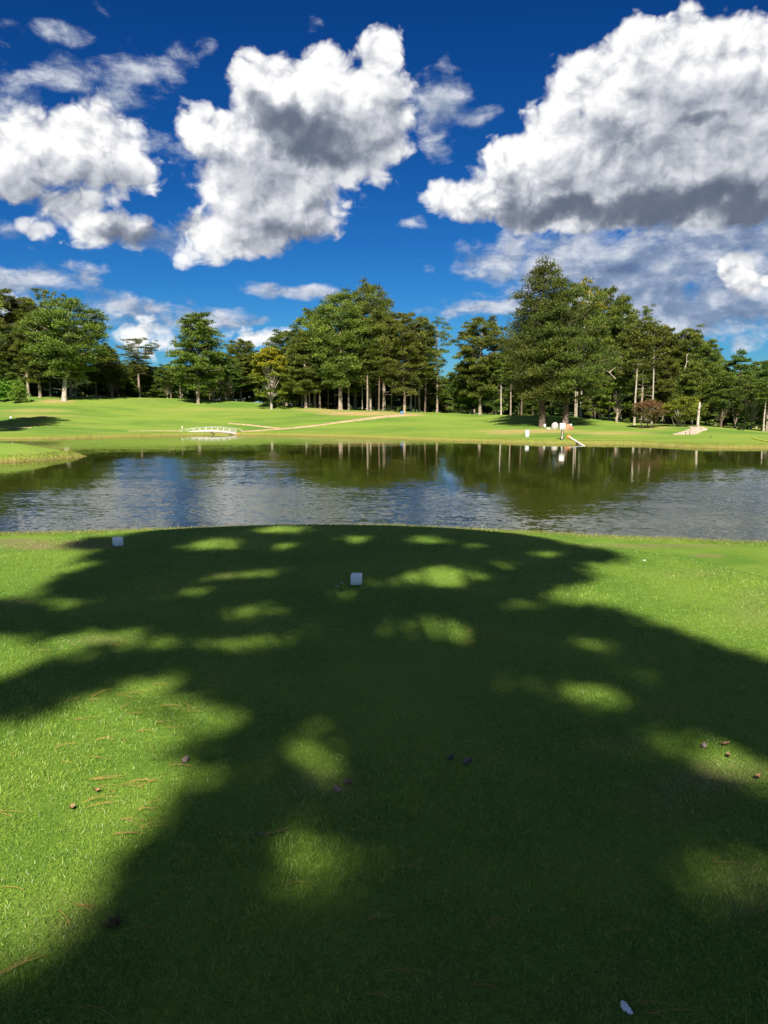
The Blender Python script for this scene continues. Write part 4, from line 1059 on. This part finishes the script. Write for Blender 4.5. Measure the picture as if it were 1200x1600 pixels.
# cones: a scaly little barrel, every scale raised
def cone_mesh(seed, L=.034, Rr=.014):
    b = MB(); b.blob((0, 0, 0), (L, Rr * .8, Rr * .8), seed, .05, 10, 8); rng = np.random.default_rng(seed)
    for i in range(60):
        s = -0.92 + 1.84 * (i + .5) / 60; a = i * 2.4; r = Rr * math.sqrt(max(.05, 1 - s * s)) * .9
        c = np.array([s * L, math.cos(a) * r, math.sin(a) * r]); n = np.array([.35, math.cos(a), math.sin(a)]); t = np.array([0, -math.sin(a), math.cos(a)]); u = np.cross(n, t)
        w = .0045; b.add([c - t * w, c + t * w, c + n * .006 + t * w * .5, c + n * .006 - t * w * .5, c + u * .003 + n * .001], [(0, 1, 2), (0, 2, 3), (3, 2, 4)])
    return b
for (px, py, s, sc_, rz, lab) in [(703, 1187, 1, .55, .4, 'small grey pine cone, left one of the pair in the shaded grass'), (730, 1193, 2, .8, .7, 'grey pine cone, right and longer one of the pair in the shaded grass'),
                                 (1100, 1169, 3, .6, 1.2, 'grey pine cone left of the tan dead leaf on the right'), (543, 1226, 4, .65, .2, 'dark pine cone below the lit patch in the middle'),
                                 (527, 1238, 5, .7, 2.2, 'dark pine cone nearest the lit patch, lower left of another cone'), (290, 1191, 6, .75, 1.4, 'brown pine cone on the edge of the shade on the left')]:
    small('pine_cone', cone_mesh(s, .034 * sc_, .014 * sc_), M['cone'], px, py, rz, lab, 'pine cone', 'pine cones lying in the grass', dz=.014)
def leaf_thing(px, py, L, W, rz, lab, seed):
    rng = np.random.default_rng(seed); n = 9; t = np.linspace(-1, 1, n); w = W * (1 - t ** 2) ** .7 * (1 + .15 * np.sin(t * 9 + seed)); zc = .010 + .010 * t ** 2 + .003 * np.sin(t * 7)
    V = np.concatenate([np.stack([t * L, -w, zc + .007], 1), np.stack([t * L, 0 * t, zc], 1), np.stack([t * L, w, zc + .009], 1)])
    V = np.concatenate([V, V - (0, 0, .0008)]); F = []
    for r_ in range(2):
        for i in range(n - 1):
            a = r_ * n + i; F.append((a, a + 1, a + n + 1, a + n)); k = 3 * n; F.append((a + k, a + n + k, a + n + 1 + k, a + 1 + k))
    b = MB(); b.add(V, F); small('dead_leaf', b, M['dead_leaf'], px, py, rz, lab, 'leaf', 'dead leaves on the grass', dz=.004)
leaf_thing(1132, 1167, .030, .010, .1, 'tan dead leaf in the lit strip on the right', 1)
leaf_thing(1138, 1185, .016, .010, 1.2, 'small brown dead leaf just below the tan one', 2)
leaf_thing(1184, 1219, .018, .013, .5, 'reddish brown dead leaf near the right edge', 3)
leaf_thing(113, 1267, .015, .011, .9, 'brown dead leaf among the orange needles on the left', 4)
leaf_thing(152, 1241, .014, .010, .2, 'small rusty dead leaf in the sunlit grass on the left', 5)
# torn clump of thatch
b = MB(); rng = np.random.default_rng(3)
for i in range(60):
    a = rng.uniform(0, 6.28); r = rng.uniform(0, .035); l = rng.uniform(.015, .04); p = np.array([math.cos(a) * r * 1.3, math.sin(a) * r, .004]); d = np.array([rng.normal(), rng.normal(), rng.uniform(.1, .8)]); d /= np.linalg.norm(d)
    b.tube([p, p + d * l * .5 + (0, 0, .004), p + d * l], [.0012, .001, .0005], 4, cap=False)
small('thatch_clump', b, M['mulch'], 180, 1444, 0, 'torn brown clump of thatch at the edge of the shade, lower left', 'thatch')
b = MB(); b.tube([(-.09, -.005, .010), (-.05, .004, .016), (0, .0, .014), (.04, .010, .020), (.075, .022, .028), (.09, .020, .024)], [.0026, .0028, .0024, .002, .0016, .0008], 7); b.tube([(.04, .010, .020), (.06, .0, .03)], [.0014, .0006], 5)
small('twig', b, M['twig'], 421, 1308, R(4), 'thin dry twig lying in the shaded grass', 'twig')
for (px, py, rz, lab) in [(533, 913, .5, 'bit of a broken white golf tee left of the middle marker, upper one'), (526, 917.5, .1, 'bit of a broken white golf tee left of the middle marker, lower one'), (1006, 877, .3, 'small white golf tee on the lawn right of the tee slope')]:
    b = MB(); b.tube([(-.016, 0, .012), (.006, 0, .012), (.014, 0, .012), (.018, 0, .012)], [.0022, .0024, .004, .006], 8)
    small('golf_tee', b, M['white_paint'], px, py, rz, lab, 'golf tee', 'golf tees in the grass')

# fallen needles, in threes
def fallen_needles():
    rng = np.random.default_rng(55); b = MB(); spots = []
    for i in range(55): spots.append((rng.normal(95, 90), rng.normal(1225, 45)))
    for i in range(90): spots.append((rng.uniform(-40, 1240), rng.uniform(900, 1600)))
    for i in range(60): spots.append((rng.uniform(0, 400), rng.uniform(1010, 1200)))
    for i in range(26): spots.append((rng.normal(745, 18), rng.normal(998, 6)))
    V = []; F = []
    for (px, py) in spots:
        if px < -60 or px > 1260 or py > 1620: continue
        g = ground_hit(px, py)
        if g is None: continue
        a0 = rng.normal(0, .5) + (math.pi if rng.uniform() < .5 else 0); far_ = 1 + max(0, g.y - 4) * .12
        for j in range(rng.integers(1, 4)):
            a = a0 + rng.normal(0, .18); L = rng.uniform(.07, .17); w = .0006 * far_; bend = rng.normal(0, .25); n = 6
            s = np.linspace(0, 1, n); th = a + bend * s; x = g.x + np.cumsum(np.cos(th)) * L / n; y = g.y + np.cumsum(np.sin(th)) * L / n
            z = height(x, y) + .017 + .008 * np.sin(s * 3.1 + rng.uniform(-.6, .6)); base = sum(len(v) for v in V)
            nx_, ny_ = -np.sin(th) * w, np.cos(th) * w
            v = np.concatenate([np.stack([x - nx_, y - ny_, z], 1), np.stack([x + nx_, y + ny_, z + .0006], 1)]); V.append(v)
            for k in range(n - 1): F.append((base + k, base + k + 1, base + n + k + 1, base + n + k))
    m = surf_mat('fallen_needles', (.40, .21, .06), (.26, .13, .05), 3.0, .6, .3, .1, .001)
    o = link('fallen_needles', mesh_np('fallen_needles', np.concatenate(V), np.array(F), m)); tag(o, 'orange pine needles scattered over the grass', kind='stuff')
fallen_needles()

# ------------------------------------------------------------------ footbridge
def footbridge():
    Y0 = 94.6; cx = xu(330, 640) * Y0; L = 88 / FPX * Y0; W = 2.3; rz = R(-7)
    M['bridge_paint'] = surf_mat('weathered_bridge_paint', (.62, .61, .59), (.48, .46, .44), 5, .6, .3)
    root = empty('footbridge', (cx, Y0, .0), rz, 'low arched white footbridge with railings at the far water edge', 'bridge')
    arch = lambda s: .20 + .34 * (1 - (2 * s - 1) ** 2)          # s 0..1 along the bridge
    xs = np.linspace(-L / 2, L / 2, 25); S = (xs + L / 2) / L
    b = MB()
    npl = 46
    for i in range(npl):                                       # planks across
        s = (i + .5) / npl; x = -L / 2 + L * s; sl = math.atan(.36 * (-4) * (2 * s - 1) / L)
        b.box((x, 0, arch(s)), (L / npl - .02, W - .10, .045), roty(-sl))
    tag(b.obj('deck_planks', M['bridge_boards'], root), kind='stuff')
    for sy in (-1, 1):
        f = MB(); yb = sy * (W / 2 - .02); V = []; F = []
        for x, s in zip(xs, S):
            top = arch(s) + .05; bot = arch(s) - .13 - .10 * (1 - (2 * s - 1) ** 2)
            for yy in (yb - .035, yb + .035): V += [(x, yy, top), (x, yy, bot)]
        for i in range(len(xs) - 1):
            a, c = i * 4, i * 4 + 4
            F += [(a, c, c + 1, a + 1), (a + 2, a + 3, c + 3, c + 2), (a, a + 2, c + 2, c), (a + 1, c + 1, c + 3, a + 3)]
        F += [(0, 1, 3, 2), (len(V) - 4, len(V) - 2, len(V) - 1, len(V) - 3)]
        f.add(V, F); f.obj('fascia', M['white_worn'], root)
        np_ = 10
        for i in range(np_):
            s = i / (np_ - 1); x = -L / 2 + .06 + (L - .12) * s; z0 = arch(s) - .16
            p = MB(); p.box((x, yb + sy * .075, z0 + .26), (.05, .05, .50), bevel=.008); p.obj('post', M['bridge_paint'], root)
        for hgt, th in ((.34, .035), (.16, .02)):
            if hgt < .3 and sy > 0: continue
            r_ = MB()
            for i in range(np_ - 1):
                s0, s1 = i / (np_ - 1), (i + 1) / (np_ - 1); x0 = -L / 2 + .06 + (L - .12) * s0; x1 = -L / 2 + .06 + (L - .12) * s1
                z0, z1 = arch(s0) + hgt, arch(s1) + hgt; a = math.atan2(z1 - z0, x1 - x0)
                r_.box(((x0 + x1) / 2, yb + sy * .075, (z0 + z1) / 2 + .06 * (hgt > .3)), (math.hypot(x1 - x0, z1 - z0) + .01,   .07 if hgt > .3 else .03, th), roty(-a))
            r_.obj('top_rail' if hgt > .3 else 'lower_rail', M['bridge_paint'], root)
    for sx in (-1, 1):
        a = MB(); a.box((sx * (L / 2 + .05), 0, .12), (.35, W, .34)); a.obj('abutment', M['clay'], root)
footbridge()

def far_box(name, px, py, wpx, hpx, mat, label, cat, d=.8, rz=0.0, group=None, post=0.0, base=False):
    g = ground_hit(px, py); s = g.y / FPX; w, h = wpx * s, hpx * s
    root = empty(name, g, rz, label, cat, group); z0 = post * s
    b = MB(); b.box((0, 0, z0 + h / 2), (w, w * d, h), bevel=w * .06); b.obj('panel' if post else 'cabinet', mat, root)
    if post:
        p = MB(); p.tube([(0, .01, -.2), (0, .01, z0 + .01)], .022, 8); p.obj('post', M['white_worn'], root)
    else:
        l = MB(); l.box((0, 0, h + .014), (w * 1.08, w * d * 1.08, .024), bevel=.004); l.obj('lid', mat, root)
    return root
far_box('utility_box', 823.5, 683, 6, 10.5, M['grey_metal'], 'pale grey upright utility box on the grass bank left of the pipe', 'utility box', d=.7)
far_box('distance_sign', 851, 669, 2.8, 4.0, M['white_paint'], 'small tall white sign on a short post left of the white boulder', 'sign', d=.25, post=2.0)
far_box('distance_sign', 891.5, 668.5, 4.0, 3.6, M['white_paint'], 'small square white sign on a short post right of the clay heap', 'sign', d=.25, post=2.2)
far_box('short_white_post', 285, 673, 1.8, 3.2, M['bridge_paint'], 'short white post just left of the footbridge', 'post', d=1.0, post=3.6)
far_box('blue_cooler', 628, 646.5, 4.0, 3.6, M['blue'], 'small blue cooler at the foot of the thick sunlit trunk', 'cooler')

def control_box():
    g = ground_hit(878, 687); s = g.y / FPX
    root = empty('pump_control_box', g, 0, 'white control box on a post beside the orange pipe end', 'control box')
    b = MB(); b.box((0, 0, 15.5 * s + 5 * s), (8 * s, 4.5 * s, 10 * s), bevel=.015); b.obj('cabinet', M['white_paint'], root)
    b = MB(); b.box((0, -2.4 * s, 20.5 * s), (6.8 * s, .012, 8.6 * s)); b.obj('door', M['white_paint'], root)
    b = MB(); b.box((2.4 * s, -2.6 * s, 20.5 * s), (.02, .03, .09)); b.obj('latch', M['black_paint'], root)
    for sx, m in ((-1.1, 'black_paint'), (.3, 'white_worn'), (1.4, 'black_paint')):
        p = MB(); p.tube([(sx * s, 0, -.2), (sx * s, 0, 15.6 * s)], .05 if sx == .3 else .028, 8); p.obj('post', M[m], root)
    b = MB(); b.tube([(.1, .03, 25 * s), (.1, .03, 30 * s)], .045, 8); b.obj('lit_bark_tube', M['clay'], root)  # added reddish tube standing for a sunlit bit of bark behind
    b = MB(); b.tube([(-.16, -.1, .0), (-.16, -.1, .20), (-.05, -.1, .27), (.16, -.1, .22), (.20, -.1, .05)], .045, 8); b.obj('valve_pipe', M['black_paint'], root)
    b = MB(); b.blob((-.02, -.12, .16), (.10, .08, .13), 4, .15); b.obj('valve_body', M['white_worn'], root, True)
control_box()

def pipe():
    a = ground_hit(888.5, 686); z0 = a.z
    root = empty('intake_pipe', (a.x, a.y, a.z), 0, 'white pipe with an orange flanged end running down the bank into the water', 'pipe')
    e = hit0(912, 696.4); e = np.array([e[0] - a.x, e[1] - a.y, -a.z - .02])
    p0 = np.array([.05, 0, .18]); d = e - p0
    b = MB(); b.tube([p0, p0 + d * .5, p0 + d, p0 + d * 1.12], .075, 12); b.obj('pipe', M['white_paint'], root, True)
    n = d / np.linalg.norm(d)
    b = MB(); q = p0 - n * .02
    b.tube([q - n * .22, q - n * .15, q - n * .15, q - n * .02, q - n * .02, q + n * .06], [.19, .19, .11, .11, .17, .17], 16); b.obj('flange', M['orange'], root)
    b = MB(); b.tube([q - n * .26, q - n * .215], [.12, .13], 14); b.obj('mouth_shade_disc', M['black_paint'], root)  # solid black disc in place of the shade inside the pipe mouth
    b = MB(); b.box(p0 + d * .35 - (0, 0, .16), (.10, .2, .26)); b.obj('support', M['clay'], root)
pipe()

g = ground_hit(867, 670.5); s = g.y / FPX
b = MB(); b.blob((0, 0, 3.5 * s), (6.0 * s, 5 * s, 7.8 * s), 5, .12, 18, 12, freq=1.5); o = b.obj('white_boulder', M['rock'], smooth=True); o.location = g; tag(o, 'big whitish dome shaped boulder at the foot of the dark trunks', 'boulder')
b = MB(); b.blob((0, 0, .03), (4.2 * s, 3 * s, 2.2 * s), 9, .2, 14, 8); g2 = ground_hit(857.5, 671); o = b.obj('tan_rock', M['rock'], smooth=True); o.location = g2; tag(o, 'low tan rock at the left foot of the whitish boulder', 'rock')
g = ground_hit(886, 671)
b = MB(); b.blob((0, 0, 0), (8 * s, 6 * s, 7.5 * s), 15, .16, 18, 12, freq=1.5); b.blob((5 * s, -2 * s, 0), (6 * s, 4 * s, 3 * s), 16, .2, 14, 8); o = b.obj('clay_heap', M['clay'], smooth=True); o.location = g; tag(o, 'reddish clay heap right of the whitish boulder', 'heap')

def flag():
    px, Y = 844, 97.0; x = xu(px, 640) * Y; z = gz(x, Y); h = at(px, 627, Y).z - z
    root = empty('golf_flag', (x, Y, z), 0, 'yellow golf flag on its stick behind the left dark trunk', 'golf flag')
    b = MB(); b.tube([(0, 0, -.1), (0, 0, h)], .018, 8); b.obj('stick', M['yellow'], root)
    n = 8; V = []; F = []
    for i in range(n):
        for zt in (h, h - .42):
            for yy in (0, .006): V.append((-i * .06, .05 * math.sin(i * .9) + yy, zt - .02 * i))
    for i in range(n - 1):
        a = i * 4; F += [(a, a + 2, a + 6, a + 4), (a + 1, a + 5, a + 7, a + 3), (a, a + 4, a + 5, a + 1), (a + 2, a + 3, a + 7, a + 6)]
    b = MB(); b.add(V, F); b.obj('flag', M['yellow'], root)
flag()
for (px, py, h, lab) in [(1071, 679.5, 4.5, 'short black stake at the near edge of the pale path'), (1077.5, 680, 8.5, 'tall black stake at the near edge of the pale path'), (1110.5, 684.5, 4.5, 'short black stake on the lawn right of the pale path'), (1095, 672, 4, 'short black stake at the bend of the pale path by the dead trunk')]:
    g = ground_hit(px, py); s = g.y / FPX; b = MB(); b.tube([(0, 0, -.1), (0, 0, h * s * .9), (0, 0, h * s)], [.030, .026, .012], 8); b.tube([(0, 0, h * s * .8), (0, 0, h * s * .88)], .040, 8)
    o = b.obj('stake', M['black_paint']); o.location = g; tag(o, lab, 'stake', 'black stakes by the pale path')
a = ground_hit(1174, 684.5); c = ground_hit(1200, 691); b = MB(); n = 14; pts = []
for i in range(n):
    t = i / (n - 1); x = a.x + (c.x - a.x) * t; y = a.y + (c.y - a.y) * t + .25 * math.sin(t * 5); pts.append((x, y, gz(x, y) + .05))
b.tube(pts, .045, 7); o = b.obj('yellow_hose', M['yellow'], smooth=True); tag(o, 'yellow hose lying on the lawn near the right edge', 'hose')
g = ground_hit(17, 654); b = MB(); b.blob((0, 0, .12), (.14, .14, .14), 1, 0, 14, 10); b.tube([(0, 0, -.1), (0, 0, .1)], .05, 8); o = b.obj('white_ball_marker', M['white_paint'], smooth=True); o.location = g; tag(o, 'small white ball shaped marker on the left fairway', 'marker')

def snag():
    g = ground_hit(1090, 668); s = g.y / FPX; H = 39 * s; rng = np.random.default_rng(4)
    root = empty('dead_tree', g, 0, 'broken pale dead trunk without branches beside the pale path', 'dead tree')
    b = MB(); b.tube([(0, 0, -.3), (0, 0, .1), (.02, 0, H * .5), (.10, 0, H * .97), (.13, 0, H)], [.19, .16, .135, .11, .05], 10); b.obj('trunk', M['bark_pale'], root, True)
    b = MB(); b.tube([(.05, 0, H * .78), (.35, .1, H * .86)], [.03, .012], 5); b.obj('broken_limb', M['bark_pale'], root)
snag()

# dead limbs standing out of the crowns, each a part of its tree
def dead_limb(label_start, Y, segs, r=.06):
    root = next(o for o in C.objects if o.get('label', '').startswith(label_start))
    b = MB()
    for pts in segs: 
        q = [tuple(at(px, py, Y)) for px, py in pts]; b.tube(q, np.linspace(r, r * .35, len(q)), 6)
    o = b.obj('dead_limb', M['bark_pale']); bpy.context.view_layer.update()
    o.parent = root; o.matrix_parent_inverse = root.matrix_world.inverted()
dead_limb('tall tree with thin rusty', 90, [[(882, 478), (882, 455), (881.5, 438)], [(914, 486), (919, 470), (923, 448)], [(915, 484), (922, 474), (930, 467)], [(925, 471), (932, 472)]])
dead_limb('bright yellow green', 94, [[(962, 592), (952, 582), (944, 577)], [(952, 582), (960, 575), (969, 573)]], .05)
dead_limb('pine with a crooked', 99, [[(1070, 577), (1073, 565), (1073, 553)], [(1073, 565), (1081, 565)], [(1073, 556), (1076, 552)]], .07)
dead_limb('broad round crowned', ground_hit(101, 626).y, [[(101, 590), (110, 575), (118, 560)], [(108, 540), (108, 520)]], .09)
